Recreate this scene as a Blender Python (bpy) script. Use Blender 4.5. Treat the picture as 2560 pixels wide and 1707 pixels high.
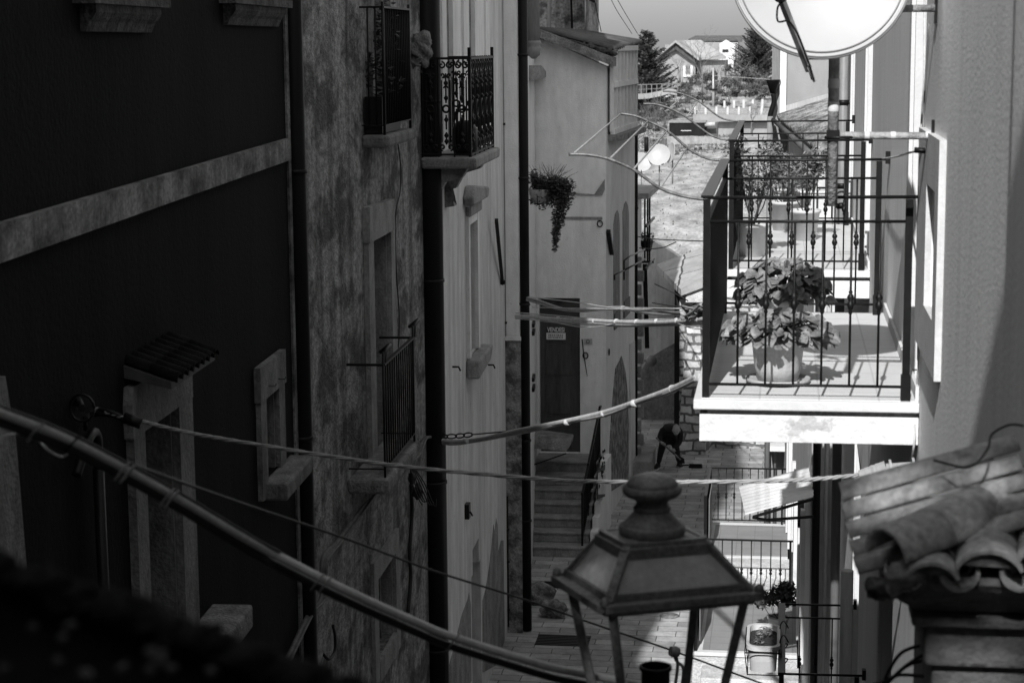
import bpy, bmesh, math, random
from mathutils import Vector, Matrix
V = Vector
rnd = random.Random(7)
R_ = math.radians
for o in list(bpy.data.objects): bpy.data.objects.remove(o)
C = bpy.context.scene.collection
SC = bpy.context.scene
# ---------------------------------------------------------------- camera
F, CX, CY = 4834., 1280., 853.5          # focal length and centre in photo pixels (2560 wide)
def _d(x, y): return V(((x-CX)/F, -(y-CY)/F, -1.))
ya = _d(1960, 105).normalized(); dn = _d(1550, 32000).normalized()
za = -(dn-ya*dn.dot(ya)); za.normalize(); xa = ya.cross(za)
RM = Matrix((xa, ya, za))
EYE = 9.3
cam = bpy.data.objects.new('camera', bpy.data.cameras.new('camera')); C.objects.link(cam); SC.camera = cam
m4 = RM.to_4x4(); m4.translation = V((0, 0, EYE)); cam.matrix_world = m4
cd = cam.data; cd.sensor_width = 36; cd.lens = 36*F/2560; cd.clip_start = .05; cd.clip_end = 9000
cd.dof.use_dof = True; cd.dof.focus_distance = 20; cd.dof.aperture_fstop = 6.5
# ---------------------------------------------------------------- light
SUN = V((.128, 1.32, -1)).normalized()
w = bpy.data.worlds.new('World'); SC.world = w; w.use_nodes = True
nt = w.node_tree; bg = nt.nodes['Background']
sky = nt.nodes.new('ShaderNodeTexSky'); sky.sky_type = 'NISHITA'; sky.sun_disc = False
sky.sun_elevation = math.asin(-SUN.z); sky.sun_rotation = math.atan2(-SUN.x, -SUN.y)
sky.air_density = 2.0; sky.dust_density = .5
bw = nt.nodes.new('ShaderNodeSeparateColor')       # black-and-white photograph: a colourless sky, as blue-sensitive film sees it
nt.links.new(sky.outputs[0], bw.inputs[0]); nt.links.new(bw.outputs[2], bg.inputs[0]); bg.inputs[1].default_value = .15
sun = bpy.data.objects.new('sun', bpy.data.lights.new('sun', 'SUN')); C.objects.link(sun)
sun.data.energy = 4.9; sun.data.angle = R_(.53); sun.data.color = (1, 1, 1)
sun.rotation_euler = SUN.to_track_quat('-Z', 'Y').to_euler(); sun.location = (0, 0, 40)
SC.view_settings.view_transform = 'Standard'; SC.view_settings.look = 'None'
SC.view_settings.exposure = 0.25; SC.view_settings.gamma = 1
SC.cycles.max_bounces = 6; SC.cycles.diffuse_bounces = 3
# ---------------------------------------------------------------- helpers
O = V((0, 0, EYE))
def ray(x, y): return RM @ _d(x, y)
def aY(x, y, d): r = ray(x, y); return r*(d/r.y)+O
def aX(x, y, L): r = ray(x, y); return r*(L/r.x)+O
def aZ(x, y, z): r = ray(x, y); return r*((z-EYE)/r.z)+O
class Wall:
    def __init__(s, p, q, flip=False):
        s.o = V((p[0], p[1], 0)); d = V((q[0]-p[0], q[1]-p[1], 0)); s.len = d.length; s.s = d.normalized()
        s.n = V((s.s.y, -s.s.x, 0))*(-1 if flip else 1)
    def P(s, a, z, o=0): return s.o+s.s*a+s.n*o+V((0, 0, z))
    def h(s, x, y, o=0):
        r = ray(x, y); t = ((s.o+s.n*o-O).dot(s.n))/r.dot(s.n); p = O+r*t
        return ((p-s.o).dot(s.s), p.z)
    def rect(s, x0, x1, y0, y1, o=0):           # y at x0
        a, z0 = s.h(x0, y1, o); _, z1 = s.h(x0, y0, o); b, _ = s.h(x1, y1, o); return a, b, z0, z1
class MB:
    def __init__(s): s.v = []; s.f = []; s.sm = []
    def add(s, vs, fs, smooth=False):
        n = len(s.v); s.v += [V(p) for p in vs]; s.f += [tuple(i+n for i in f) for f in fs]; s.sm += [smooth]*len(fs); return s
    def hexa(s, p):
        return s.add(p, [(0, 1, 2, 3), (7, 6, 5, 4), (0, 4, 5, 1), (1, 5, 6, 2), (2, 6, 7, 3), (3, 7, 4, 0)])
    def box(s, x0, x1, y0, y1, z0, z1):
        return s.hexa([(x0, y0, z0), (x1, y0, z0), (x1, y1, z0), (x0, y1, z0), (x0, y0, z1), (x1, y0, z1), (x1, y1, z1), (x0, y1, z1)])
    def wbox(s, w, a0, a1, z0, z1, o0, o1):
        return s.hexa([w.P(a0, z0, o0), w.P(a1, z0, o0), w.P(a1, z0, o1), w.P(a0, z0, o1), w.P(a0, z1, o0), w.P(a1, z1, o0), w.P(a1, z1, o1), w.P(a0, z1, o1)])
    def prism(s, bot, top, smooth=False):       # two loops
        n = len(bot); f = [tuple(range(n))[::-1], tuple(range(n, 2*n))]
        s.add(list(bot)+list(top), f); k = len(s.v)-2*n
        for i in range(n): s.f.append((k+i, k+(i+1) % n, k+n+(i+1) % n, k+n+i)); s.sm.append(smooth)
        return s
    def wpoly(s, w, pts, o0, o1):
        return s.prism([w.P(a, z, o0) for a, z in pts], [w.P(a, z, o1) for a, z in pts])
    def tube(s, pts, r, n=8, cap=True, twist=0):
        pts = [V(p) for p in pts]; rs = r if isinstance(r, (list, tuple)) else [r]*len(pts)
        rings = []; up = None
        for i, p in enumerate(pts):
            t = (pts[min(i+1, len(pts)-1)]-pts[max(i-1, 0)])
            if t.length < 1e-9: t = V((0, 0, 1))
            t.normalize()
            if up is None: up = V((0, 0, 1)) if abs(t.z) < .9 else V((1, 0, 0))
            a = up.cross(t)
            if a.length < 1e-5: a = V((1, .1, 0)).cross(t)
            a.normalize(); up = t.cross(a)
            rings.append([p+(a*math.cos(k*2*math.pi/n+twist)+up*math.sin(k*2*math.pi/n+twist))*rs[i] for k in range(n)])
        k0 = len(s.v)
        for q in rings: s.v += q
        for i in range(len(rings)-1):
            for k in range(n):
                s.f.append((k0+i*n+k, k0+i*n+(k+1) % n, k0+(i+1)*n+(k+1) % n, k0+(i+1)*n+k)); s.sm.append(n > 4)
        if cap:
            s.f.append(tuple(k0+k for k in range(n))[::-1]); s.sm.append(False)
            e = k0+(len(rings)-1)*n; s.f.append(tuple(e+k for k in range(n))); s.sm.append(False)
        return s
    def bar(s, a, b, w, h=None):                # square bar
        h = h or w; a = V(a); b = V(b); t = (b-a).normalized()
        u = V((0, 0, 1)) if abs(t.z) < .9 else V((0, 1, 0)); x = u.cross(t).normalized(); y = t.cross(x)
        x *= w/2; y *= h/2
        return s.hexa([a-x-y, a+x-y, a+x+y, a-x+y, b-x-y, b+x-y, b+x+y, b-x+y])
    def lathe(s, c, prof, n=24, axis=None, ex=1.):
        c = V(c); M = (axis.to_track_quat('Z', 'Y').to_matrix() if axis is not None else Matrix.Identity(3))
        k0 = len(s.v)
        for r, z in prof:
            for k in range(n):
                t = 2*math.pi*k/n; s.v.append(c+M @ V((r*ex*math.cos(t), r*math.sin(t), z)))
        for i in range(len(prof)-1):
            for k in range(n):
                s.f.append((k0+i*n+k, k0+i*n+(k+1) % n, k0+(i+1)*n+(k+1) % n, k0+(i+1)*n+k)); s.sm.append(True)
        s.f.append(tuple(k0+k for k in range(n))[::-1]); s.sm.append(False)
        e = k0+(len(prof)-1)*n; s.f.append(tuple(e+k for k in range(n))); s.sm.append(False)
        return s
    def build(s, name, mat, parent=None, bevel=0, org=None, weld=False):
        me = bpy.data.meshes.new(name); 
        if parent is not None: g = V((0, 0, 0)); pr = parent
        if parent is None:
            if org is None:
                xs = [p.x for p in s.v]; ys = [p.y for p in s.v]; zs = [p.z for p in s.v]
                org = V(((min(xs)+max(xs))/2, (min(ys)+max(ys))/2, min(zs)))
            g = V(org)
        else:
            g = WORLD[parent.name]
        me.from_pydata([p-g for p in s.v], [], s.f); me.materials.append(mat)
        me.polygons.foreach_set('use_smooth', s.sm)
        if weld or bevel:
            bm = bmesh.new(); bm.from_mesh(me); bmesh.ops.remove_doubles(bm, verts=bm.verts, dist=1e-5); bmesh.ops.recalc_face_normals(bm, faces=bm.faces); bm.to_mesh(me); bm.free()
        else:
            bm = bmesh.new(); bm.from_mesh(me); bmesh.ops.recalc_face_normals(bm, faces=bm.faces); bm.to_mesh(me); bm.free()
        o = bpy.data.objects.new(name, me); C.objects.link(o)
        if parent is None: o.location = g
        else: o.parent = parent
        WORLD[o.name] = g
        if bevel:
            b = o.modifiers.new('bevel', 'BEVEL'); b.width = bevel; b.segments = 2; b.limit_method = 'ANGLE'
        return o
WORLD = {}
def tag(o, label, cat, group=None):
    o['label'] = label; o['category'] = cat
    if group: o['group'] = group
    return o
def thing(name, loc, label, cat, group=None):
    o = bpy.data.objects.new(name, None); C.objects.link(o); o.location = V(loc); o.empty_display_size = .1
    WORLD[o.name] = V(loc); return tag(o, label, cat, group)
def struct(o, kind='structure'): o['kind'] = kind; return o
def holes_wall(mb, w, a0, a1, z0, z1, holes, th=.4):
    S = sorted({a0, a1} | {min(max(v, a0), a1) for h in holes for v in h[:2]}); Zs = sorted({z0, z1} | {min(max(v, z0), z1) for h in holes for v in h[2:]})
    nS, nZ = len(S)-1, len(Zs)-1
    def solid(i, j):
        if i < 0 or j < 0 or i >= nS or j >= nZ: return False
        a = (S[i]+S[i+1])/2; z = (Zs[j]+Zs[j+1])/2
        return not any(h[0] < a < h[1] and h[2] < z < h[3] for h in holes)
    def q(*p): mb.add([w.P(*x) for x in p], [(0, 1, 2, 3)])
    for i in range(nS):
        for j in range(nZ):
            if not solid(i, j): continue
            A, B, c, d = S[i], S[i+1], Zs[j], Zs[j+1]
            q((A, c, 0), (B, c, 0), (B, d, 0), (A, d, 0)); q((A, c, -th), (A, d, -th), (B, d, -th), (B, c, -th))
            if not solid(i-1, j): q((A, c, 0), (A, d, 0), (A, d, -th), (A, c, -th))
            if not solid(i+1, j): q((B, c, 0), (B, d, 0), (B, d, -th), (B, c, -th))
            if not solid(i, j-1): q((A, c, 0), (B, c, 0), (B, c, -th), (A, c, -th))
            if not solid(i, j+1): q((A, d, 0), (B, d, 0), (B, d, -th), (A, d, -th))
    return mb
def spl(pts, n=6):                              # Catmull-Rom
    pts = [V(p) for p in pts]; out = []
    for i in range(len(pts)-1):
        p0 = pts[max(i-1, 0)]; p1 = pts[i]; p2 = pts[i+1]; p3 = pts[min(i+2, len(pts)-1)]
        for k in range(n):
            t = k/n; out.append(.5*((2*p1)+(p2-p0)*t+(2*p0-5*p1+4*p2-p3)*t*t+(3*p1-p0-3*p2+p3)*t**3))
    return out+[pts[-1]]
def tri(pl, n=6): return spl(pl, n)
# ---------------------------------------------------------------- materials (all greys: the photograph is black and white)
def mat(name, v, v2=None, scale=2., streak=1., rough=.85, bump=.15, bscale=40., ramp=(.35, .65), fine=.12, spec=.3, metal=0., detail=6., dist=.05, coord='Object', trans=0., along=2, wx=0., drip=0., drs=5., spots=0.):
    m = bpy.data.materials.new(name); m.use_nodes = True; t = m.node_tree; N = t.nodes; L = t.links; b = N['Principled BSDF']
    tc = N.new('ShaderNodeTexCoord'); mp = N.new('ShaderNodeMapping'); L.new(tc.outputs[coord], mp.inputs[0])
    sc = [1, 1, 1]; sc[along] = 1/streak; mp.inputs['Scale'].default_value = sc
    n1 = N.new('ShaderNodeTexNoise'); n1.inputs['Scale'].default_value = scale; n1.inputs['Detail'].default_value = detail; n1.inputs['Roughness'].default_value = .62
    n1.inputs['Distortion'].default_value = wx
    L.new(mp.outputs[0], n1.inputs['Vector'])
    r = N.new('ShaderNodeValToRGB'); v2 = v if v2 is None else v2
    r.color_ramp.elements[0].position = ramp[0]; r.color_ramp.elements[1].position = ramp[1]
    r.color_ramp.elements[0].color = (v, v, v, 1); r.color_ramp.elements[1].color = (v2, v2, v2, 1)
    L.new(n1.outputs[0], r.inputs[0]); out = r.outputs[0]
    if fine:
        n2 = N.new('ShaderNodeTexNoise'); n2.inputs['Scale'].default_value = scale*9; n2.inputs['Detail'].default_value = 5; L.new(mp.outputs[0], n2.inputs['Vector'])
        mr = N.new('ShaderNodeMapRange'); mr.inputs[1].default_value = .3; mr.inputs[2].default_value = .7; mr.inputs[3].default_value = 1-fine; mr.inputs[4].default_value = 1+fine; L.new(n2.outputs[0], mr.inputs[0])
        mx = N.new('ShaderNodeVectorMath'); mx.operation = 'SCALE'; L.new(out, mx.inputs[0]); L.new(mr.outputs[0], mx.inputs['Scale']); out = mx.outputs[0]
    for amt, s_, zs, lo_, hi_ in ((drip, drs, .09, .42, .62), (spots, 9., 1., .6, .68)):
        if amt:
            m2 = N.new('ShaderNodeMapping'); L.new(tc.outputs[coord], m2.inputs[0]); m2.inputs['Scale'].default_value = (1, 1, zs)
            n5 = N.new('ShaderNodeTexNoise'); n5.inputs['Scale'].default_value = s_; n5.inputs['Detail'].default_value = 7; n5.inputs['Roughness'].default_value = .7; L.new(m2.outputs[0], n5.inputs['Vector'])
            q5 = N.new('ShaderNodeMapRange'); q5.inputs[1].default_value = lo_; q5.inputs[2].default_value = hi_; q5.inputs[3].default_value = 1; q5.inputs[4].default_value = 1-amt; L.new(n5.outputs[0], q5.inputs[0])
            x5 = N.new('ShaderNodeVectorMath'); x5.operation = 'SCALE'; L.new(out, x5.inputs[0]); L.new(q5.outputs[0], x5.inputs['Scale']); out = x5.outputs[0]
    L.new(out, b.inputs['Base Color'])
    b.inputs['Roughness'].default_value = rough; b.inputs['Metallic'].default_value = metal; b.inputs['Specular IOR Level'].default_value = spec
    if bump:
        n3 = N.new('ShaderNodeTexNoise'); n3.inputs['Scale'].default_value = bscale; n3.inputs['Detail'].default_value = 5; L.new(tc.outputs[coord], n3.inputs['Vector'])
        bp = N.new('ShaderNodeBump'); bp.inputs['Strength'].default_value = bump; bp.inputs['Distance'].default_value = dist; L.new(n3.outputs[0], bp.inputs['Height']); L.new(bp.outputs[0], b.inputs['Normal'])
    if trans:
        o = N['Material Output']; tl = N.new('ShaderNodeBsdfTranslucent'); L.new(out, tl.inputs[0]); ms = N.new('ShaderNodeMixShader'); ms.inputs[0].default_value = trans
        L.new(b.outputs[0], ms.inputs[1]); L.new(tl.outputs[0], ms.inputs[2]); L.new(ms.outputs[0], o.inputs['Surface'])
    return m
def brickmat(name, c1, c2, mortar, bw_, bh, ms=.012, rot=0, axes='xy', bump=.6, var=.3, sq=0.5, rough=.8, noise=.35):
    m = bpy.data.materials.new(name); m.use_nodes = True; t = m.node_tree; N = t.nodes; L = t.links; b = N['Principled BSDF']
    tc = N.new('ShaderNodeTexCoord'); sp = N.new('ShaderNodeSeparateXYZ'); L.new(tc.outputs['Object'], sp.inputs[0]); cb = N.new('ShaderNodeCombineXYZ')
    for i, a in enumerate(axes): L.new(sp.outputs['xyz'.index(a)], cb.inputs[i])
    nz = N.new('ShaderNodeTexNoise'); nz.inputs['Scale'].default_value = 2.5; nz.inputs['Detail'].default_value = 4; L.new(tc.outputs['Object'], nz.inputs['Vector'])
    ad = N.new('ShaderNodeVectorMath'); ad.operation = 'MULTIPLY_ADD'; L.new(nz.outputs['Color'], ad.inputs[0]); ad.inputs[1].default_value = (bh*noise,)*3; L.new(cb.outputs[0], ad.inputs[2])
    mp = N.new('ShaderNodeMapping'); mp.inputs['Rotation'].default_value = (0, 0, rot); L.new(ad.outputs[0], mp.inputs[0])
    br = N.new('ShaderNodeTexBrick'); L.new(mp.outputs[0], br.inputs['Vector']); br.inputs['Scale'].default_value = 1; br.inputs['Brick Width'].default_value = bw_; br.inputs['Row Height'].default_value = bh
    br.inputs['Mortar Size'].default_value = ms; br.inputs['Mortar Smooth'].default_value = .3; br.offset = sq
    br.inputs['Color1'].default_value = (c1, c1, c1, 1); br.inputs['Color2'].default_value = (c2, c2, c2, 1); br.inputs['Mortar'].default_value = (mortar, mortar, mortar, 1)
    n2 = N.new('ShaderNodeTexNoise'); n2.inputs['Scale'].default_value = 3; n2.inputs['Detail'].default_value = 8; n2.inputs['Roughness'].default_value = .7; L.new(tc.outputs['Object'], n2.inputs['Vector'])
    mr = N.new('ShaderNodeMapRange'); mr.inputs[1].default_value = .3; mr.inputs[2].default_value = .7; mr.inputs[3].default_value = 1-var; mr.inputs[4].default_value = 1+var; L.new(n2.outputs[0], mr.inputs[0])
    mx = N.new('ShaderNodeVectorMath'); mx.operation = 'SCALE'; L.new(br.outputs[0], mx.inputs[0]); L.new(mr.outputs[0], mx.inputs['Scale']); L.new(mx.outputs[0], b.inputs['Base Color'])
    b.inputs['Roughness'].default_value = rough; b.inputs['Specular IOR Level'].default_value = .15
    n4 = N.new('ShaderNodeTexNoise'); n4.inputs['Scale'].default_value = 25; n4.inputs['Detail'].default_value = 6; L.new(tc.outputs['Object'], n4.inputs['Vector'])
    sb = N.new('ShaderNodeMath'); sb.operation = 'MULTIPLY_ADD'; L.new(br.outputs['Fac'], sb.inputs[0]); sb.inputs[1].default_value = -1; L.new(n4.outputs[0], sb.inputs[2])
    bp = N.new('ShaderNodeBump'); bp.inputs['Strength'].default_value = bump; bp.inputs['Distance'].default_value = .02; L.new(sb.outputs[0], bp.inputs['Height']); L.new(bp.outputs[0], b.inputs['Normal'])
    return m
M = dict(
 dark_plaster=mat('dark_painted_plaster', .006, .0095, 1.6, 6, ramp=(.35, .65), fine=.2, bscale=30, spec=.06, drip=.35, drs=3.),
 belt=mat('weathered_white_band', .06, .26, 5, 2, ramp=(.34, .58), fine=.35, detail=10, along=1, drip=.5, drs=6.),
 mottled=mat('mottled_old_plaster', .09, .3, 2.1, 1.8, ramp=(.42, .52), fine=.45, bump=.7, wx=.3, detail=12, along=1, drip=.6, drs=3.2, spots=.7),
 pale_plaster=mat('pale_streaked_plaster', .5, .66, 1.6, 3, ramp=(.3, .7), fine=.1, drip=.25, drs=4., spots=.25),
 pale_plaster2=mat('pale_smooth_plaster', .66, .76, .8, 2, ramp=(.3, .7), fine=.08, bump=.25, drip=.12, drs=2.5, spots=.15),
 stone_trim=mat('stone_trim', .18, .3, 5, 2, fine=.2, bump=.4),
 trim_dark=mat('dusty_stone_trim', .09, .19, 5, 2, fine=.25, bump=.4, spots=.4),
 stone_dark=mat('weathered_dark_stone', .08, .24, 6, 1.5, fine=.3, bump=.6),
 stone_light=mat('light_stone', .42, .62, 4, 1, fine=.2, bump=.5),
 rough_stone=mat('rough_rubble', .07, .26, 5, 1, ramp=(.4, .6), fine=.3, bump=1, bscale=14),
 pipe_dark=mat('dark_metal_pipe', .006, .012, 3, 6, rough=.5, bump=.03, spec=.12),
 pipe_gray=mat('grey_pipe', .16, .22, 4, 6, rough=.5, bump=.03),
 pipe_pale=mat('pale_pipe', .3, .42, 4, 6, rough=.5, bump=.03),
 iron=mat('black_iron', .006, .010, 20, 1, rough=.45, bump=.2, bscale=90, spec=.2, dist=.004),
 wood_dark=mat('dark_wood', .04, .075, 3, 8, fine=.2, rough=.6, bump=.2),
 wood_old=mat('old_plank_wood', .1, .24, 5, 1, fine=.35, bump=.6, bscale=20),
 glass_dark=mat('dark_window_glass', .02, .03, 2, 1, rough=.08, bump=0, spec=.6),
 void=mat('recess_shade', .02, .03, 2, 1, bump=0),
 white=mat('white_paint', .56, .64, 1.5, 2, fine=.05, bump=.1),
 white_peel=mat('peeling_white_paint', .46, .66, 2.6, 1, ramp=(.37, .40), fine=.06, bump=.35, bscale=18),
 right_plaster=mat('rough_grey_render', .78, .86, 1.5, 8, ramp=(.3, .7), fine=.05, bump=.4, bscale=45, dist=.008, drip=.08, drs=2.5, detail=10), surround=mat('painted_window_surround', .5, .6, 3, 2, fine=.1, bump=.4, bscale=60, dist=.006),
 light_cable=mat('pale_cable', .4, .55, 8, 1, rough=.5, bump=.1),
 gray_cable=mat('grey_cable', .22, .32, 12, 1, rough=.5, bump=.1),
 black_cable=mat('black_cable', .012, .02, 8, 1, rough=.5, bump=.05),
 terracotta=mat('terracotta_tile', .26, .42, 5, 1, ramp=(.35, .6), fine=.3, bump=.5, bscale=40, spots=.22, dist=.008),
 old_tile=mat('old_roof_tile', .1, .34, 4, 1, ramp=(.4, .6), fine=.35, bump=.6),
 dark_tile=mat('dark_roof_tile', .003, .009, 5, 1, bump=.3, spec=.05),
 pot=mat('plastic_flowerpot', .38, .44, 6, 1, rough=.5, fine=.12, bump=.1, drip=.15, drs=12.),
 pot_pale=mat('pale_planter', .5, .55, 3, 1, rough=.5, fine=.04, bump=.05),
 leaf=mat('green_leaf', .07, .3, 14, 1, rough=.45, fine=.25, bump=.3, spec=.5, trans=.15),
 leaf_small=mat('small_leaf', .05, .13, 6, 1, rough=.5, trans=.2, bump=0),
 leaf_dark=mat('dark_leaf', .03, .07, 6, 1, rough=.6, trans=.1, bump=0),
 conifer=mat('conifer_needles', .03, .085, 1.2, 1, rough=.7, trans=.1, bump=0),
 bush=mat('winter_bush', .04, .16, .5, 1, rough=.9, trans=.1, bump=0),
 twig=mat('bare_twig', .1, .17, 3, 1, bump=0),
 soil=mat('soil', .03, .06, 20, 1, bump=1),
 dish=mat('satellite_dish_paint', .37, .41, 1, 1, rough=.4, fine=.02, bump=0),
 galv=mat('galvanised_steel', .3, .42, 8, 1, rough=.45, metal=.3, bump=.1),
 rust=mat('rusty_galvanised_pole', .16, .42, 9, 2, ramp=(.4, .6), rough=.6, bump=.3, bscale=60),
 lamp_metal=mat('painted_lamp_copper', .08, .15, 9, 1, rough=.5, fine=.35, bump=.5, bscale=50, spec=.5, dist=.01, spots=.4),
 wall_bundle=mat('dusty_wall_cables', .05, .13, 12, 1, rough=.6, bump=.2),
 cap_render=mat('old_chimney_render', .12, .2, 4, 1, ramp=(.35, .65), fine=.15, bump=.4),
 frost=mat('frosted_lamp_glass', .6, .8, 5, 1, rough=.2, fine=.1, bump=.2, trans=.6, spots=.15),
 render=mat('grey_render', .38, .5, 1, 3, fine=.1, bump=.4),
 far_wall=mat('far_house_wall', .21, .29, .4, 2, fine=.08, bump=.1),
 far_roof=mat('far_roof_tiles', .22, .31, 1, 1, fine=.2, bump=.3),
 far_dark=mat('far_dark_roof', .05, .1, 1, 1, fine=.2, bump=0),
 cloth_dark=mat('dark_clothing', .014, .02, 6, 1, bump=.2),
 skin=mat('skin', .3, .38, 8, 1, rough=.6, bump=.05),
 hair=mat('grey_hair', .2, .32, 40, 1, bump=.5),
 shoe=mat('shoe', .5, .6, 8, 1), sign_dark=mat('sign_dark', .03, .04, 3, 1, bump=0, rough=.4), sign_white=mat('sign_white', .6, .66, 3, 1, bump=0, rough=.4),
 tile_floor=brickmat('terrace_tiles', .22, .25, .16, .3, .3, .006, sq=0, noise=0, bump=.1, var=.1, rough=.5),
 balc_floor=brickmat('balcony_tiles', .56, .6, .46, .3, .3, .006, sq=0, noise=0, bump=.1, var=.06, rough=.45),
 paving=brickmat('alley_paving', .25, .38, .11, .62, .27, .009, var=.35, noise=.25),
 rubble=brickmat('stone_masonry', .3, .6, .12, .36, .2, .03, axes='xz', var=.4, noise=1.1, bump=1.),
 rubble_y=brickmat('stone_masonry_side', .25, .5, .1, .42, .2, .03, axes='yz', var=.4, noise=1.1, bump=1.),
 slab_roof=brickmat('stone_slab_roof', .3, .38, .06, 1.5, .75, .025, axes='yx', var=.25, noise=.2),
)
LW = V((0, 0, 0))
# ================================================================ GROUND
def E(z): return z+EYE
g = MB(); g.box(-12, .9, 2, 52, -.3, 0); struct(g.build('alley_pavement', M['paving'], org=(0, 0, 0)))
# kerb-like drain channel stones along the left foot
# terrain beyond the alley
def terr_z(x, y):
    prof = [(50, -.02), (54, .6), (62, 1.7), (75, 2.1), (120, 2.1), (150, 1.5), (190, -.3), (250, -.2), (275, 1.4), (300, 3.2), (325, 3.9), (420, 3.6), (700, -6), (6000, -260)]
    for (a, b), (c, d) in zip(prof, prof[1:]):
        if y <= c: t = (y-a)/(c-a); z = b+(d-b)*t; break
    z += .012*(x)*min(1, max(0, (y-60)/80)) if y < 350 else 0
    z += .35*math.sin(x*.13+y*.05)*min(1, max(0, (y-60)/100))*min(1, 350/y)
    if 255 < y < 420: z -= max(0, min(1, (y-255)/30))*max(0, (-8-x*1.0+0))*.0
    return z
g = MB(); ys = [50, 51, 52, 54, 56, 59, 62, 66, 70]+list(range(75, 200, 6))+list(range(200, 340, 7))+[350, 380, 420, 500, 700, 1200, 2500, 6000]
xs = [-1, -.6, -.35]+[-.2+.02*i for i in range(21)]+[.3, .6, 1]
for y in ys:
    for x in xs:
        X_ = x*(y*1.0+30); g.v.append(V((X_, y, terr_z(X_, y)-.01)))
n = len(xs)
for j in range(len(ys)-1):
    for i in range(n-1): g.f.append((j*n+i, j*n+i+1, (j+1)*n+i+1, (j+1)*n+i)); g.sm.append(True)
M['meadow'] = mat('dry_meadow', .13, .4, 1.1, 4, ramp=(.34, .66), fine=.3, bump=.3, bscale=5, detail=14, dist=.2, along=1)
struct(g.build('meadow_terrain', M['meadow'], org=(0, 50, 0)))
# ================================================================ BUILDING 1, dark facade on the left
def L1(d): return -3.9-.05*(d-15.2)
W1 = Wall((L1(-7), -7), (L1(15.2), 15.2))
S1 = W1.h(722, 400)[0]
def dr(W, x, y, o=0): return W.h(x, y, o)
win_o = (W1.h(653, 1000)[0], W1.h(686, 1000)[0], W1.h(653, 1205)[1], W1.h(653, 994)[1])
door_o = (W1.h(342, 1080)[0], W1.h(430, 1080)[0], EYE-6.2, W1.h(342, 1076)[1])
sill_a = [W1.h(190, 30), W1.h(372, 22)]; sill_b = [W1.h(552, 25), W1.h(690, 15)]
b1 = thing('dark_house', W1.P(S1/2, 0), 'dark painted plaster house filling the left of the alley, with a pale band', 'house')
mb = MB(); sT = W1.h(0, 500)[0]
a_t = W1.s.y and (11.6+7)/W1.s.y
upA = (sill_a[0][0]+.08, sill_a[1][0]-.08, sill_a[0][1]+.1, sill_a[0][1]+1.6); upB = (sill_b[0][0]+.08, sill_b[1][0]-.08, sill_b[0][1]+.1, sill_b[0][1]+1.6)
holes_wall(mb, W1, 0, a_t, 0, E(2.4), [door_o, upA], .45)
holes_wall(mb, W1, a_t, S1, 0, E(13.0), [win_o, upB], .45) if upB[0] > a_t else holes_wall(mb, W1, a_t, S1, 0, E(13.0), [win_o], .45)
mb.wbox(W1, 0, a_t, 0, E(2.4), -6.5, -.5); mb.wbox(W1, a_t, S1-.01, 0, E(13.0), -6.5, -.5)
mb.build('wall', M['dark_plaster'], b1)
mb = MB(); mb.wbox(W1, a_t-.2, S1+.3, E(13.0), E(13.2), -7, .12); mb.build('roof', M['old_tile'], b1)
mb = MB(); mb.wbox(W1, -.2, a_t, E(2.4), E(2.6), -7, .3); mb.build('roof', M['old_tile'], b1)
# pale band
a0, zt0 = W1.h(0, 554); _, zb0 = W1.h(0, 650); aE, ztE = W1.h(713, 346); _, zbE = W1.h(713, 400)
zt = (zt0+ztE)/2; zb = (zb0+zbE)/2
def lin(W, p, q, s): return p[1]+(q[1]-p[1])*(s-p[0])/(q[0]-p[0])
mb = MB(); e0 = 2.; f0 = lin(W1, (a0, zt0), (aE, ztE), e0); g0 = lin(W1, (a0, zb0), (aE, zbE), e0)
mb.wpoly(W1, [(e0, g0), (aE, zbE), (aE, ztE), (e0, f0)], 0.0, .045); mb.build('string_course', M['belt'], b1)
mb = MB(); mb.wbox(W1, S1-.1, S1, .1, E(15), .002, .02); mb.build('corner_strip', M['belt'], b1)
M['dark_sill'] = mat('blackened_carved_stone', .03, .12, 7, 1.5, fine=.4, bump=.6)
# windows above with carved sills
for (p, q), hole in ((sill_a, upA), (sill_b, upB)):
    f = MB(); z = p[1]
    prof = [(.0, -.1), (.03, -.1), (.05, -.05), (.07, -.03), (.09, .0), (.09, .04), (0, .04)]
    for k in range(1):
        f.prism([W1.P(p[0]+.06, z+b, a) for a, b in prof], [W1.P(q[0]-.06, z+b, a) for a, b in prof])
    f.wbox(W1, p[0]-.05, q[0]+.05, z+.042, z+.1, 0, .12)
    wn = MB().wbox(W1, hole[0]+.01, hole[1]-.01, hole[2]+.01, hole[3]-.01, -.3, -.26).build('window', M['glass_dark'], b1)
    f.build('sill', M['dark_sill'], wn)
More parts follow.
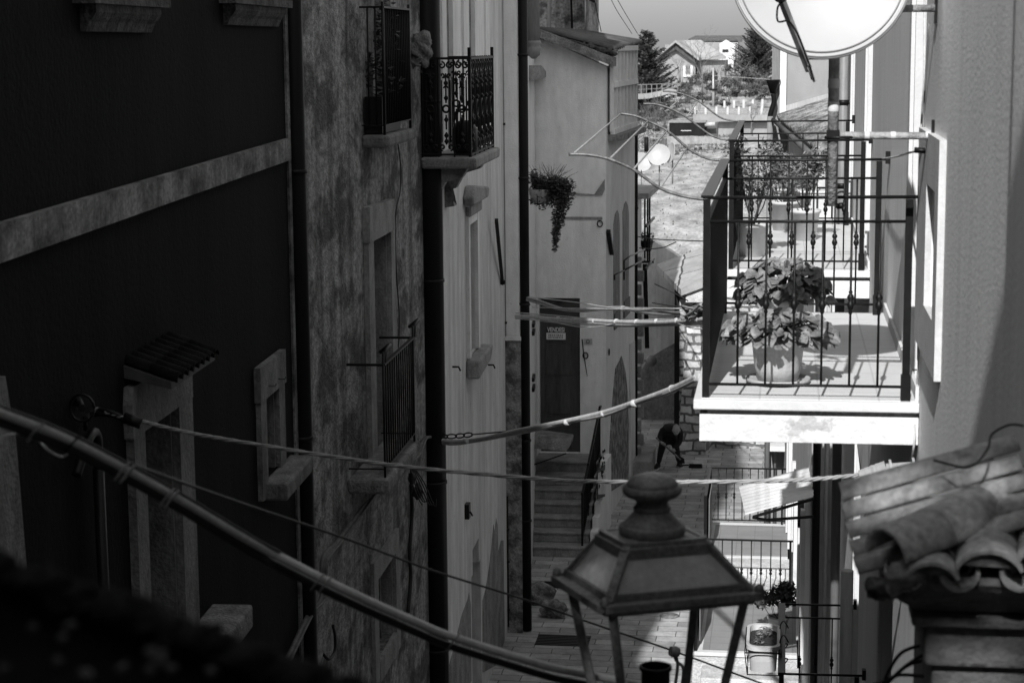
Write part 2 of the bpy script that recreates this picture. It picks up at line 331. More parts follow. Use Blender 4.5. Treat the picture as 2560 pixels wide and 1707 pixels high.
# window with pale stone surround
wf = MB(); A = W1.h(634, 921); B = W1.h(697, 880); zl = W1.h(634, 1007)[1]
wn = MB().wbox(W1, win_o[0]+.01, win_o[1]-.01, win_o[2]+.01, win_o[3]-.01, -.2, -.16).build('window', M['trim_dark'], b1)
wf.wbox(W1, A[0], B[0]+.02, win_o[3], A[1], .0, .05)
wf.wbox(W1, A[0]+.03, win_o[0], win_o[2]-.12, win_o[3], 0, .04); wf.wbox(W1, win_o[1], B[0], win_o[2], win_o[3], 0, .04)
for px, py in ((655, 965), (680, 947)):
    a, z = W1.h(px, py); wf.tube([W1.P(a, z, .05), W1.P(a, z, .1), W1.P(a, z+.02, .11)], .006, 5)
wf.build('frame', M['trim_dark'], wn)
f = MB(); f.wpoly(W1, [(win_o[0]-.1, win_o[2]-.14), (win_o[1]+.42, win_o[2]-.14), (win_o[1]+.5, win_o[2]-.01), (win_o[0]-.1, win_o[2]-.005)], 0.0, .2); f.build('sill', M['trim_dark'], wn, bevel=.02)
# door with stone surround
dn_ = MB(); dn_.wbox(W1, door_o[0], door_o[1], door_o[2], door_o[3], -.35, -.3)
for k in range(3): dn_.wbox(W1, door_o[0]+.06, door_o[1]-.06, door_o[2]+.1+k*1.2, door_o[2]+1.2+k*1.2, -.3, -.28)
dd = dn_.build('door', M['wood_dark'], b1)
f = MB(); oL = W1.h(312, 1040)[0]; oR = W1.h(462, 1000)[0]; tp = W1.h(315, 965)[1]
f.wbox(W1, oL, door_o[0], door_o[2], door_o[3], 0, .05); f.wbox(W1, door_o[1], oR, door_o[2], door_o[3], 0, .05)
f.wpoly(W1, [(oL-.03, door_o[3]), (oR, door_o[3]), (oR, tp-.04), (oR-.04, tp), (oL, tp), (oL-.03, tp-.1)], 0, .055); f.build('frame', M['trim_dark'], dd)
for o_, d__ in ((win_o, .16), (door_o, .3)): MB().wbox(W1, o_[1]-.03, o_[1]-.001, o_[2]+.001, o_[3]-.001, -d__+.002, -.001).build('reveal', M['trim_dark'], wn if o_ is win_o else dd)
# landing ledge right of the door
a, z = W1.h(478, 1568); f = MB(); f.wbox(W1, a-.12, a+.55, z-.16, z, 0, .28); f.build('ledge', M['stone_dark'], b1, bevel=.02)
# far left door frame edge
a, z = W1.h(14, 1100); f = MB(); f.wpoly(W1, [(a-.5, 2), (a+.12, 2), (a+.1, z-1), (a+.0, z), (a-.1, z+.32), (a-.5, z+.36)], 0, .05); f.build('door_surround', M['trim_dark'], b1)
# tiled canopy above the door
cp = thing('door_canopy', W1.P(W1.h(400, 900)[0], W1.h(400, 900)[1], 0), 'little sloping canopy of dark barrel tiles above the left house door', 'canopy')
ntl = 8; oC = .27
sA, zW = W1.h(312, 930); sB = W1.h(536, 862, oC)[0]; zO = W1.h(417, 981, oC)[1]; zW = max(zW, zO+.05)
f = MB(); f.prism([W1.P(sA-.02, zO-.0, oC), W1.P(sA-.02, zO+.04, oC), W1.P(sA-.02, zW+.04, 0), W1.P(sA-.02, zW-.03, 0)], [W1.P(sB, zO-.0, oC), W1.P(sB, zO+.04, oC), W1.P(sB, zW+.04, 0), W1.P(sB, zW-.03, 0)]); f.build('board', M['wood_dark'], cp)
f = MB(); hw = (sB-sA)/ntl/2
for k in range(ntl):
    c = sA+(2*k+1)*hw
    loops = []
    for o_ in (0., .14, .3):
        zc = zW+(zO-zW)*o_/oC+.045
        loops.append([W1.P(c+math.cos(t)*hw*1.05, zc+math.sin(t)*hw*.8, o_) for t in [math.pi*i/8 for i in range(9)]]+[W1.P(c+math.cos(t)*hw*.85, zc+math.sin(t)*hw*.6, o_) for t in [math.pi*(8-i)/8 for i in range(9)]])
    for A_, B_ in zip(loops, loops[1:]): f.prism(A_, B_, True)
f.build('tiles', M['dark_tile'], cp)
# downpipe at corner of house 1
def pipe(parent, x, ytop, ybot, Yd, r, m, clamps=(), name='drainpipe', topz=None, botz=None, off=0):
    a = aY(x[0], ytop, Yd); b = aY(x[1], ybot, Yd)
    xx = (a.x+b.x)/2; zt_ = a.z if topz is None else topz; zb_ = b.z if botz is None else botz
    p = MB().tube([(xx, Yd, zt_), (xx, Yd, zb_)], r, 14).build(name, m, parent)
    if clamps:
        for y in clamps:
            q = MB(); z = aY(x[0], y, Yd).z; q.lathe((xx, Yd, z-.02), [(r+.001, 0), (r+.012, 0), (r+.012, .035), (r+.001, .035)], 14)
            q.box(xx-r-.06, xx-r+.01, Yd-.012, Yd+.012, z-.01, z+.01); q.build('clamp', M['iron'], p)
    return p
def L2(d): return -3.9-.025*(d-15.2)
W2 = Wall((L2(15.2), 15.2), (L2(29.5), 29.5))
pipe(b1, (741, 762), 0, 1700, 15.15, .078, M['pipe_dark'], (428, 1093), topz=E(6), botz=.3)
# black drain hose and hook on house 1
a, z = W1.h(218, 1170); f = MB(); f.tube([W1.P(a, z, .06), W1.P(a+.02, z-2.2, .06)], .03, 10)
a2, z2 = W1.h(200, 1062); f.tube(tri([W1.P(a-.0, z, .06), W1.P(a-.02, z+.16, .07), W1.P(a-.12, z+.22, .08), W1.P(a-.28, z+.18, .09), W1.P(a-.4, z+.05, .07)]), .024, 10)
f.build('cable_conduit', M['iron'], b1)
# ================================================================ BUILDING 2, mottled plaster
SB2 = W2.h(1058, 300)[0]
b2 = thing('mottled_house', W2.P(SB2/2, 0), 'tall house of stained mottled plaster between the two dark drainpipes', 'house')
def hr(W, x0, x1, y0, y1, o=0):
    a, z1 = W.h(x0, y0, o); _, z0 = W.h(x0, y1, o); b, _ = W.h(x1, y0, o); return [a, b, z0, z1]
o1 = hr(W2, 922, 966, 600, 1150); o1[2] = W2.h(925, 1180)[1]
o2 = hr(W2, 936, 981, 1420, 1600); o2 = [o2[0], o2[1], W2.h(940, 1655)[1], W2.h(940, 1443)[1]]
o3 = hr(W2, 925, 965, -40, 300); o3[2] = W2.h(915, 336)[1]; o3[3] = o3[2]+2.3
mb = MB(); holes_wall(mb, W2, 0, SB2, 0, E(9), [o1, o2, o3], .4); mb.wbox(W2, .01, SB2-.01, 0, E(9), -6.5, -.45); mb.build('wall', M['mottled'], b2)
mb = MB(); mb.wbox(W2, 0, SB2, E(9), E(9.2), -7, .2); mb.build('roof', M['old_tile'], b2)
for k, o_ in enumerate((o1, o2, o3)):
    wn = MB().wbox(W2, o_[0]+.01, o_[1]-.01, o_[2]+.01, o_[3]-.01, -.36, -.3).build('window' if k == 1 else 'balcony_door', M['wood_dark'] if k != 1 else M['glass_dark'], b2)
    MB().wbox(W2, o_[1]-.03, o_[1]-.001, o_[2]+.001, o_[3]-.001, -.298, -.001).build('reveal', M['stone_trim'], wn)
    f = MB()
    if k == 0:
        A = W2.h(906, 518); B = W2.h(970, 495); zl = W2.h(907, 588)[1]
        f.wpoly(W2, [(A[0], o_[3]), (B[0], o_[3]), (B[0], A[1]-.03), (A[0], A[1])], 0, .07)
        f.wbox(W2, A[0]+.02, o_[0], o_[2], o_[3], 0, .05); f.wbox(W2, o_[1], B[0]+.1, o_[2], o_[3], 0, .05)
    elif k == 1:
        d_ = .22; f.wbox(W2, o_[0]-d_, o_[1]+d_, o_[3], o_[3]+d_, 0, .04); f.wbox(W2, o_[0]-d_, o_[0], o_[2]-d_, o_[3], 0, .04); f.wbox(W2, o_[1], o_[1]+d_, o_[2]-d_, o_[3], 0, .04); f.wbox(W2, o_[0], o_[1], o_[2]-d_, o_[2], 0, .045)
        for q in range(4): a = o_[0]+(q+1)*(o_[1]-o_[0])/5; f.tube([W2.P(a, o_[2], -.1), W2.P(a, o_[3], -.1)], .012, 6)
    else:
        f.wbox(W2, o_[0]-.15, o_[0], o_[2], o_[3], 0, .04); f.wbox(W2, o_[1], o_[1]+.15, o_[2], o_[3], 0, .04)
    f.build('frame', M['stone_trim'], wn)
# upper balcony of house 2: front-left corner px (905,345); slab; railing of plain bars
def balcony_left(bld, W, x_in0, y_in0, prot, length, rail_h, nbar, slab_t, name='balcony', front_n=None, slab_m='trim_dark', orn=False, curved=False):
    """railing round a slab on a left hand wall; x_in0,y_in0 = pixel where slab top meets the wall at the near end"""
    a, z = W.h(x_in0, y_in0); root = MB().wpoly(W, [(a-.04, z-slab_t), (a+length+.04, z-slab_t), (a+length+.04, z), (a-.04, z)], 0, prot+.05).build(name, M[slab_m], bld, bevel=.03)
    f = MB(); zt_ = z+rail_h; c = [(a, 0), (a, prot), (a+length, prot), (a+length, 0)]
    for zz, t in ((zt_, .03), (z+.09, .02)):
        for (p, q), (r, s) in zip(c, c[1:]): f.bar(W.P(p, zz, q), W.P(r, zz, s), t, t*.6)
    for p, q in c[1:3]: f.tube([W.P(p, z, q), W.P(p, zt_+.05, q)], .015, 6)
    f.build('railing_frame', M['iron'], root)
    def bars(p, q, n):
        for k in range(1, n):
            t = k/n; MB().tube([W.P(p[0]+(q[0]-p[0])*t, z+.09, p[1]+(q[1]-p[1])*t), W.P(p[0]+(q[0]-p[0])*t, zt_, p[1]+(q[1]-p[1])*t)], .009, 5).build('bar', M['iron'], root)
    return root, (a, z, zt_, c, bars)
# near edge at depth of px 910; protrusion seen as 905->965 at the near side
a_, z_ = W2.h(900, 325)
pr_ = .5
root, (a, z, zt_, c, bars) = balcony_left(b2, W2, 905, 338, .22, W2.h(1026, 318, .22)[0]-W2.h(905, 338)[0], 1.2, 8, .12)
bars(c[0], c[1], 3); bars(c[1], c[2], 15); bars(c[2], c[3], 3)
# plant trough and plants on it
t = thing('balcony_trough_plant', W2.P(a+.3, z, .25), 'black plant trough with climbing leaves on the upper left barred balcony', 'plant')
MB().wbox(W2, a+.05, a+1.0, z+.01, z+.36, .02, .19).build('trough', M['iron'], t)
def leaves(mb, c, rad, n, size, r=rnd, flat=.3, shape='diamond', drop=None):
    c = V(c)
    for _ in range(n):
        while True:
            p = V((r.uniform(-1, 1), r.uniform(-1, 1), r.uniform(-1, 1)))
            if p.length < 1: break
        p = p*(.55+.45*p.length)
        q = c+V((p.x*rad[0], p.y*rad[1], p.z*rad[2])); s = size*r.uniform(.6, 1.3)
        u = V((r.gauss(0, 1), r.gauss(0, 1), r.gauss(0, 1)*flat)).normalized(); v = u.cross(V((r.gauss(0, .6), r.gauss(0, .6), 1))).normalized()
        n_ = u.cross(v)
        mb.add([q-u*s, q+v*s*.45+n_*s*.12, q+u*s, q-v*s*.45+n_*s*.12], [(0, 1, 2, 3)])
    return mb
f = MB()
for k in range(14): leaves(f, W2.P(a+.1+rnd.random()*.8, z+.5+rnd.random()*.7, .05+rnd.random()*.1), (.16, .08, .2), 36, .045)
f.build('foliage', M['leaf_dark'], t)
# shaggy dried plant clump hanging outside the bars
cx = aY(1052, 122, 21.2); f = MB(); r2 = random.Random(3)
cl = MB()
def blob(mb, c, rx, ry, rz, amp=.2, seed=1, nu=22, nv=14, fr=3.):
    rr = random.Random(seed); ph = [rr.uniform(0, 6.28) for _ in range(9)]; k0 = len(mb.v)
    for j in range(nv+1):
        th = math.pi*j/nv
        for i in range(nu):
            p = 2*math.pi*i/nu; x, y, z = math.sin(th)*math.cos(p), math.sin(th)*math.sin(p), math.cos(th)
            s_ = 1+amp*(math.sin(fr*x+ph[0])*math.sin(fr*y+ph[1])+.6*math.sin(2.1*fr*z+ph[2]+2*x*fr)+.35*math.sin(4.3*fr*y+ph[3])*math.sin(4*fr*z+ph[4])+.25*math.sin(7.7*fr*x+ph[5])*math.sin(8*fr*z+ph[6]))
            mb.v.append(V(c)+V((x*rx*s_, y*ry*s_, z*rz*s_)))
    for j in range(nv):
        for i in range(nu): mb.f.append((k0+j*nu+i, k0+j*nu+(i+1) % nu, k0+(j+1)*nu+(i+1) % nu, k0+(j+1)*nu+i)); mb.sm.append(True)
    return mb
dc = thing('dried_plant_clump', cx-V((0, 0, .25)), 'shaggy clump of dried grey plant matter hanging on the barred upper balcony', 'plant')
f = blob(MB(), cx, .13, .17, .17, .22, 5, 30, 20); f.build('clump', M['stone_dark'], dc)
f = blob(MB(), cx+V((-.12, -.05, -.14)), .12, .1, .07, .35, 8); blob(f, cx+V((-.2, -.05, -.2)), .06, .06, .05, .4, 9)
leaves(f, cx+V((-.1, -.05, -.1)), (.2, .15, .2), 60, .03); f.build('trailing_tuft', M['rough_stone'], dc)
# lower railing of house 2 (juts towards the alley, hooked handrail)
def on(W, x, y, o): return W.P(*W.h(x, y, o), o)
prt = .34
root = MB(); A = W2.h(912, 1205, .0); a0_ = A[0]+.0; z0_ = A[1]
aN = W2.h(958, 920, prt)[0]; aF = W2.h(1032, 850, prt)[0]; zr = W2.h(958, 912, prt)[1]
z0_ = W2.h(962, 1195, prt)[1]
rt = MB().wpoly(W2, [(aN-.1, z0_-.14), (aF+.1, z0_-.14), (aF+.1, z0_), (aN-.1, z0_)], 0, prt+.05).build('balcony', M['stone_dark'], b2, bevel=.03)
f = MB(); cc = [(aN, 0), (aN, prt), (aF, prt), (aF, 0)]
for zz, t_ in ((zr, .035), (z0_+.08, .02)):
    for (p, q), (r, s) in zip(cc, cc[1:]): f.bar(W2.P(p, zz, q), W2.P(r, zz, s), t_, t_*.6)
f.tube([W2.P(aN, zr+.12, prt), W2.P(aN, z0_, prt)], .012, 6); f.tube([W2.P(aF, zr+.12, prt), W2.P(aF, z0_, prt)], .012, 6)
for q in (aN, aF):
    f.tube(tri([W2.P(q+.06, zr, prt), W2.P(q+.12, zr+.1, prt), W2.P(q+.35, zr+.13, prt+.0), W2.P(q+.62, zr+.02, prt*.6)]), .02, 8)
f.build('railing_frame', M['iron'], rt)
for k in range(1, 14):
    q = aN+(aF-aN)*k/14; MB().tube([W2.P(q, z0_+.08, prt), W2.P(q, zr, prt)], .009, 5).build('bar', M['iron'], rt)
# pipe 2
pipe(b2, (1066, 1090), 0, 1700, 21.85, .155, M['pipe_dark'], (253, 700, 1203, 1620), topz=E(7), botz=.2)
# cables crawling on the facade of house 2
def wallcable(parent, W, pts, r, m, o=.05, name='cable'):
    return MB().tube(tri([on(W, x, y, o) for x, y in pts]), r, 7).build(name, m, parent)
def freecable(name, pts, r, m, label, cat='cable', n=7, group=None):
    o = MB().tube(tri(pts), r, n).build(name, m); return tag(o, label, cat, group)
fc = MB()
for k, dx in enumerate((-4, 0, 4, 7)):
    pts = [(715+dx, 1660), (775+dx, 1535), (808+dx, 1490), (811+dx, 1400+dx), (850+dx, 1350), (905+dx, 1275), (940+dx, 1235-dx), (1000+dx, 1165), (1040+dx, 1140), (1062+dx*.5, 1098), (1076, 1092)]
    pts = [p for p in pts]; fc.tube(tri([on(W2, x, y, .05+.012*k) for x, y in pts]), .012 if k else .02, 6)
tag(fc.build('cable_bundle', M['wall_bundle']), 'bundle of grey cables climbing diagonally across the mottled house front', 'cable')
tag(MB().tube(tri([on(W2, 1027, 1210, .03), on(W2, 1030, 1280, .03), on(W2, 1024, 1380, .03), on(W2, 1027, 1440, .03), on(W2, 1020, 1530, .03)]), .022, 7).build('hanging_hose', M['black_cable']), 'single dark cable hanging straight down beside the second drainpipe', 'cable')
fc = MB()
for k in range(6):
    b_ = on(W2, 1025+k*1.5, 1165, .08); fc.tube(tri([b_, b_+V((.02+.02*k, 0, -.18)), b_+V((.08+.03*k, 0, -.34-.02*k)), b_+V((.13+.025*k, -.02, -.42+.03*(k % 3)))]), .007, 5)
blob(fc, on(W2, 1030, 1195, .1), .04, .04, .07, .2, 3); blob(fc, on(W2, 1044, 1228, .12), .06, .05, .07, .3, 4)
tag(fc.build('junction_cables', M['black_cable']), 'tangled black cable joints dangling below the lower barred balcony', 'cable')
tag(MB().tube(tri([on(W2, 993, 345, .02), on(W2, 1002, 420, .02), on(W2, 1000, 480, .02), on(W2, 989, 540, .02), on(W2, 990, 660, .02), on(W2, 998, 790, .02), on(W2, 996, 870, .02)]), .007, 5).build('wall_wire', M['black_cable']), 'thin wire running down the mottled house below its upper balcony', 'cable')
a, z = W2.h(808, 1640); tag(MB().tube(tri([W2.P(a, z+.02, 0), W2.P(a+.05, z-.04, .04), W2.P(a+.25, z-.03, .05), W2.P(a+.28, z+.1, .05), W2.P(a+.2, z+.22, .05)]), .014, 6).build('wall_hook', M['iron']), 'bent iron hook on the mottled wall near the bottom edge', 'hook')
# ================================================================ BUILDING 3, pale streaked plaster
S3a = SB2; S3b = W2.h(1270, 500)[0]
b3 = thing('pale_house', W2.P((S3a+S3b)/2, 0), 'pale streaked plaster house with an ornate iron balcony and narrow window', 'house')
w1 = [W2.h(1168, 700)[0], W2.h(1187, 700)[0], W2.h(1170, 893)[1], W2.h(1170, 560)[1]]
w0 = [W2.h(1112, 200)[0]+.0, W2.h(1165, 200)[0], W2.h(1100, 385)[1]+.0, W2.h(1112, 40)[1]+.6]
ar = [W2.h(1179, 1500)[0], W2.h(1202, 1500)[0], 0.0, W2.h(1180, 1440)[1]]
mb = MB(); holes_wall(mb, W2, S3a, S3b, 0, E(6.5), [w1, ar, (ar[0]+.15, ar[1]-.15, ar[3], ar[3]+.35)], .35); mb.wbox(W2, S3a+.01, S3b-.01, 0, E(6.5), -6.5, -.4); mb.build('wall', M['pale_plaster'], b3)
mb = MB(); mb.wbox(W2, S3a, S3b, E(6.5), E(6.7), -7, .2); mb.build('roof', M['old_tile'], b3)
wn = MB().wbox(W2, w1[0]+.01, w1[1]-.01, w1[2]+.01, w1[3]-.01, -.3, -.24).build('window', M['rough_stone'], b3)
f = MB(); hgt = w1[3]-w1[2]
f.wbox(W2, w1[0]-.14, w1[0], w1[2], w1[3]+.25, 0, .05); f.wbox(W2, w1[1], w1[1]+.14, w1[2], w1[3]+.25, 0, .05); f.wbox(W2, w1[0], w1[1], w1[3], w1[3]+.42, 0, .045)
f.wbox(W2, w1[0]-.16, w1[1]+.16, w1[3]+.25, w1[3]+.36, .0, .06); f.build('frame', M['pale_plaster2'], wn)
f = MB(); zz = W2.h(1160, 545)[1]; f.wpoly(W2, [(w1[0]-.3, zz+.16), (w1[1]+.45, zz+.16), (w1[1]+.55, zz+.3), (w1[0]-.1, zz+.42), (w1[0]-.35, zz+.28)], 0, .15); f.wbox(W2, w1[0]-.15, w1[1]+.2, zz, zz+.158, 0, .09); f.build('cornice', M['stone_trim'], wn, bevel=.03)
f = MB(); f.wpoly(W2, [(w1[0]-.25, w1[2]-.26), (w1[1]+.2, w1[2]-.2), (w1[1]+.5, w1[2]-.01), (w1[0]-.2, w1[2]-.01)], 0, .19); f.build('sill', M['stone_trim'], wn, bevel=.03)
# arched niche
na = 10; wn = MB().wbox(W2, ar[0]+.01, ar[1]-.01, .01, ar[3]+.3, -.3, -.24).build('niche', M['stone_dark'], b3)
# pilasters above the balcony
for x0, x1, mm in ((1092, 1103, 0), (1119, 1140, 0), (1147, 1160, 0), (1175, 1198, 0), (1203, 1212, 0)):
    a = W2.h(x0, 100)[0]; b = W2.h(x1, 100)[0]; MB().wbox(W2, a, b, W2.h(1100, 385)[1], E(6), .0, .07).build('pilaster', M['pale_plaster2'], b3)
for x0, x1 in ((1103.5, 1118), (1148+13, 1174)):
    a = W2.h(x0, 100)[0]; b = W2.h(x1, 100)[0]; MB().wbox(W2, a, b, W2.h(1100, 385)[1], E(6), .0, .02).build('panel', M['stone_dark'], b3)
# peeled plaster at the foot
pk = [(1104, 1660), (1113, 1700), (1119, 1640), (1128, 1605), (1138, 1590), (1150, 1545), (1158, 1530), (1166, 1500), (1172, 1490), (1176, 1440)]
def patch(parent, W, pts, m, o=.006, name='bare_patch'):
    return MB().wpoly(W, [W.h(x, y) for x, y in pts], 0.001, o).build(name, m, parent)
M['peel'] = mat('bare_render_below_peeling_paint', .13, .26, 3, 1.5, ramp=(.35, .65), fine=.25, bump=.5)
patch(b3, W2, [(1112, 1700), (1128, 1640), (1138, 1600), (1146, 1570), (1153, 1540), (1160, 1520), (1168, 1500), (1172, 1480), (1176, 1510), (1178, 1700), (1145, 1760)], M['peel'])
patch(b3, W2, [(1206, 1500), (1214, 1470), (1222, 1420), (1229, 1360), (1233, 1310), (1236, 1330), (1240, 1295), (1243, 1310), (1245, 1380), (1252, 1350), (1258, 1350), (1262, 1650), (1206, 1680)], M['peel'])
f = MB()
for x, y in ((1131, 917), (1220, 912), (1162, 1280)):
    a, z = W2.h(x, y); f.tube([W2.P(a, z, 0), W2.P(a, z, .08), W2.P(a+.02, z-.05, .1)], .014, 5)
a, z = W2.h(1163, 1277); f.wbox(W2, a-.06, a+.1, z-.1, z+.1, 0, .06); f.build('wall_spike', M['iron'], b3)
# shutter hold-back bars
for (x0, y0), (x1, y1), k in (((1096, 637), (1090, 735), 'short dark bar leaning from the pale house beside the second drainpipe'), ((1241, 550), (1256, 705), 'long dark bar leaning on the pale house near its grey drainpipe')):
    a = on(W2, x0, y0, .12); b = on(W2, x1, y1, .03); q = MB().bar(a, b, .05, .05); q.lathe(b-V((0, 0, .05)), [(.0, 0), (.05, .02), (.05, .07), (0, .1)], 8)
    tag(q.build('shutter_bar', M['iron']), k, 'iron bar')
# ornate balcony
aN = W2.h(1180, 420, .9)[0]
prt = .56
aN = W2.h(1176, 395, prt)[0]; aF = W2.h(1232, 360, prt)[0]; z0_ = W2.h(1176, 393, prt)[1]; zr = W2.h(1176, 146, prt)[1]
rt = MB().wpoly(W2, [(aN-.06, z0_-.13), (aF+.06, z0_-.13), (aF+.1, z0_), (aN-.1, z0_)], 0, prt+.08).build('balcony', M['stone_trim'], b3, bevel=.03)
for q in (aN+.15, aF-.35):
    f = MB()
    pts = [(0, -.13), (prt-.05, -.13), (prt-.12, -.24), (prt-.32, -.3), (prt-.42, -.48), (prt-.6, -.52), (.12, -.7), (0, -.72)]
    f.prism([W2.P(q, z0_+z, o) for o, z in pts], [W2.P(q+.22, z0_+z, o) for o, z in pts])
    f.build('bracket', M['stone_trim'], rt)
f = MB(); cc = [(aN, 0), (aN, prt), (aF, prt), (aF, 0)]
for zz, t_ in ((zr, .045), (z0_+.03, .03)):
    for (p, q), (r, s) in zip(cc, cc[1:]): f.bar(W2.P(p, zz, q), W2.P(r, zz, s), t_, t_*.6)
for p, q in cc[1:3]: f.bar(W2.P(p, z0_, q), W2.P(p, zr+.12, q), .035)
f.build('railing_frame', M['iron'], rt)
H = zr-z0_
def orn(mb, P, u0, u1):
    """one ornamental bay between u0,u1; P(u,z) -> point"""
    um = (u0+u1)/2; hw = (u1-u0)/2
    def arc(cu, cz, r, a0, a1, n=9, th=.011, rr=None): mb.tube([P(cu+math.cos(R_(a0+(a1-a0)*i/n))*(r if rr is None else r+(rr-r)*i/n), cz+math.sin(R_(a0+(a1-a0)*i/n))*(r if rr is None else r+(rr-r)*i/n)) for i in range(n+1)], th, 5, False)
    arc(um, H*.49, hw*.42, 0, 360, 16, .013)
    for s in (-1, 1):
        arc(um+s*hw*.5, H*.93, hw*.45, 90, 90+s*400, 18, .011, hw*.1); arc(um+s*hw*.45, H*.83, hw*.3, -90, -90-s*330, 14, .01, hw*.06)
        arc(um+s*hw*.5, H*.1, hw*.42, -90, -90+s*400, 18, .011, hw*.1)
        mb.tube([P(um+s*hw*.98, 0), P(um+s*hw*.98, H)], .009, 5, False)
        mb.tube([P(um+s*hw*.55, H*.15), P(um+s*hw*.55, H*.78)], .007, 5, False)
    mb.tube([P(um, H*.28), P(um, H*.43)], .01, 5); mb.tube([P(um, H*.55), P(um, H*.85)], .01, 5); 
    for z in (.75, .6, .38, .22, .16): mb.tube([P(um, H*(z-.035)), P(um, H*z), P(um, H*(z+.035))], [.004, .03, .004], 6)
    for z in (.8, .7): mb.tube([P(um-hw*.3, H*z), P(um, H*(z+.03)), P(um+hw*.3, H*z)], .012, 5)
for (p, q), (r, s), nb in (((aN, .02), (aN, prt), 3), ((aN, prt), (aF, prt), 5), ((aF, prt), (aF, .02), 3)):
    for k in range(nb):
        f = MB(); Ld = math.hypot(r-p, s-q)
        orn(f, lambda u, z, p=p, q=q, r=r, s=s, Ld=Ld: W2.P(p+(r-p)*u/Ld, z0_+z, q+(s-q)*u/Ld), Ld*k/nb, Ld*(k+1)/nb); f.build('scroll_panel', M['iron'], rt)
wc = thing('watering_can', W2.P(aN+.3, z0_, .5), 'round watering can standing on the ornate iron balcony', 'watering can')
cc_ = W2.P(aN+.35, z0_+.02, .45); MB().lathe(cc_, [(.12, 0), (.15, .05), (.15, .28), (.1, .36), (.05, .38)], 14).build('body', M['iron'], wc)
MB().tube([cc_+V((.1*math.cos(t)*1.2, 0, .38+.13*math.sin(t))) for t in [math.pi*i/8 for i in range(9)]], .015, 6).build('handle', M['iron'], wc)
# grey pipe 3 and its dark lower length
pipe(b3, (1243, 1263), 0, 1300, W2.P(S3b-.5, 0).y, .085, M['pipe_gray'], (310, 805), topz=E(5), botz=aY(1265, 1300, 28).z)
pipe(b3, (1265, 1265), 1300, 1610, W2.P(S3b-.5, 0).y, .088, M['pipe_dark'], (1320, 1400, 1520), topz=aY(1265, 1300, 28).z, botz=.1)
# ================================================================ narrow projecting house end + pipe 4
YP = 29.6; xl = aY(1262, 900, YP).x; xr = aY(1299, 900, YP).x
W3f = Wall((xl-.4, YP), (xr, YP)); W3s = Wall((xr, YP), (aY(1341, 900, 36.75).x, 36.75))
bp_ = thing('narrow_house', (xr-.5, YP, 0), 'narrow projecting house end with rough bare stone at its foot and a black drainpipe', 'house')
mb = MB(); q = [(xl-6, YP), (xr, YP), (aY(1341, 900, 36.75).x, 36.75), (xl-6, 36.7)]
mb.prism([V((x, y, 0)) for x, y in q], [V((x, y, E(4.5))) for x, y in q]); mb.build('wall', M['pale_plaster2'], bp_)
f = MB(); q2 = [(xl-6, YP-.3), (xr+.3, YP-.3), (aY(1341, 900, 36.75).x+.2, 36.75), (xl-6, 36.75)]; f.prism([V((x, y, E(4.5))) for x, y in q2], [V((x, y, E(4.7))) for x, y in q2]); f.build('roof', M['old_tile'], bp_)
f = MB(); z1 = aY(1290, 850, YP).z; f.box(xl+.0, xr+.02, YP-.03, YP-.002, 0, z1); f.build('bare_stone', M['rough_stone'], bp_)
f = MB(); f.box(xl, xr+.03, YP-.06, YP-.031, z1, z1+.06); f.build('ledge', M['pale_plaster2'], bp_)
pipe(bp_, (1300, 1324), 0, 1572, YP+.1, .075, M['pipe_dark'], (137, 445, 760, 1100, 1300, 1500), topz=E(4), botz=.02)
# wide collar pipe at the top, 1320-1345
px_ = aY(1334, 60, 32); f = MB(); f.tube([(px_.x, 32, E(3)), (px_.x, 32, aY(1334, 120, 32).z)], .1, 12); f.lathe((px_.x, 32, aY(1334, 148, 32).z), [(.03, 0), (.1, .06), (.13, .18), (.1, .22), (.13, .26), (.1, .3)], 14); f.build('drainpipe', M['pipe_gray'], bp_)
f = MB(); c0, c1 = W3s.h(1322, 200), W3s.h(1337, 200); f.wpoly(W3s, [(c0[0], c0[1]), (c1[0], c0[1]), (c1[0], c0[1]+.1), (c0[0]+.05, c0[1]+.25)], 0, .22); f.build('cornice', M['stone_trim'], bp_)
# iron rungs
for y in (812, 832, 947, 972):
    a, z = W3s.h(1330, y); MB().wbox(W3s, a-.12, a+.35, z-.035, z+.035, 0, .05).build('iron_strap', M['iron'], bp_)
# hanging basket plant
bk = thing('hanging_flower_basket', aY(1352, 485, 31.5)-V((0, 0, .1)), 'wall basket with feathery trailing plants on the narrow house end', 'plant')
p = aY(1352, 484, 31.5); f = MB(); f.lathe(p-V((0, 0, .05)), [(.12, -.1), (.17, .1), (.18, .12), (.16, .12)], 14, ex=1.15); f.build('pot', M['pot'], bk)
f = MB(); 
for k in range(7): t = 2*math.pi*k/7; f.tube([p+V((.2*math.cos(t), .16*math.sin(t), .1)), p+V((.18*math.cos(t), .14*math.sin(t), -.18))], .006, 4)
f.tube([p+V((-.2, 0, -.1)), V((xr+.1, 31.5, p.z-.2))], .01, 5); f.build('bracket', M['iron'], bk)
f = MB(); pl = lambda x, y: aY(x, y, 31.5)
for (x, y, rx, rz, n) in ((1385, 462, .3, .14, 260), (1410, 490, .16, .2, 160), (1345, 455, .12, .12, 110), (1372, 470, .25, .16, 260), (1395, 480, .18, .2, 220), (1362, 500, .2, .14, 130), (1405, 510, .1, .18, 130), (1395, 545, .1, .18, 150), (1390, 580, .06, .16, 90), (1387, 610, .035, .12, 40), (1410, 470, .1, .12, 100), (1335, 440, .06, .1, 50)):
    leaves(f, pl(x, y), (rx*1.25, .22, rz*1.15), int(n*3), .034)
r2 = random.Random(5)
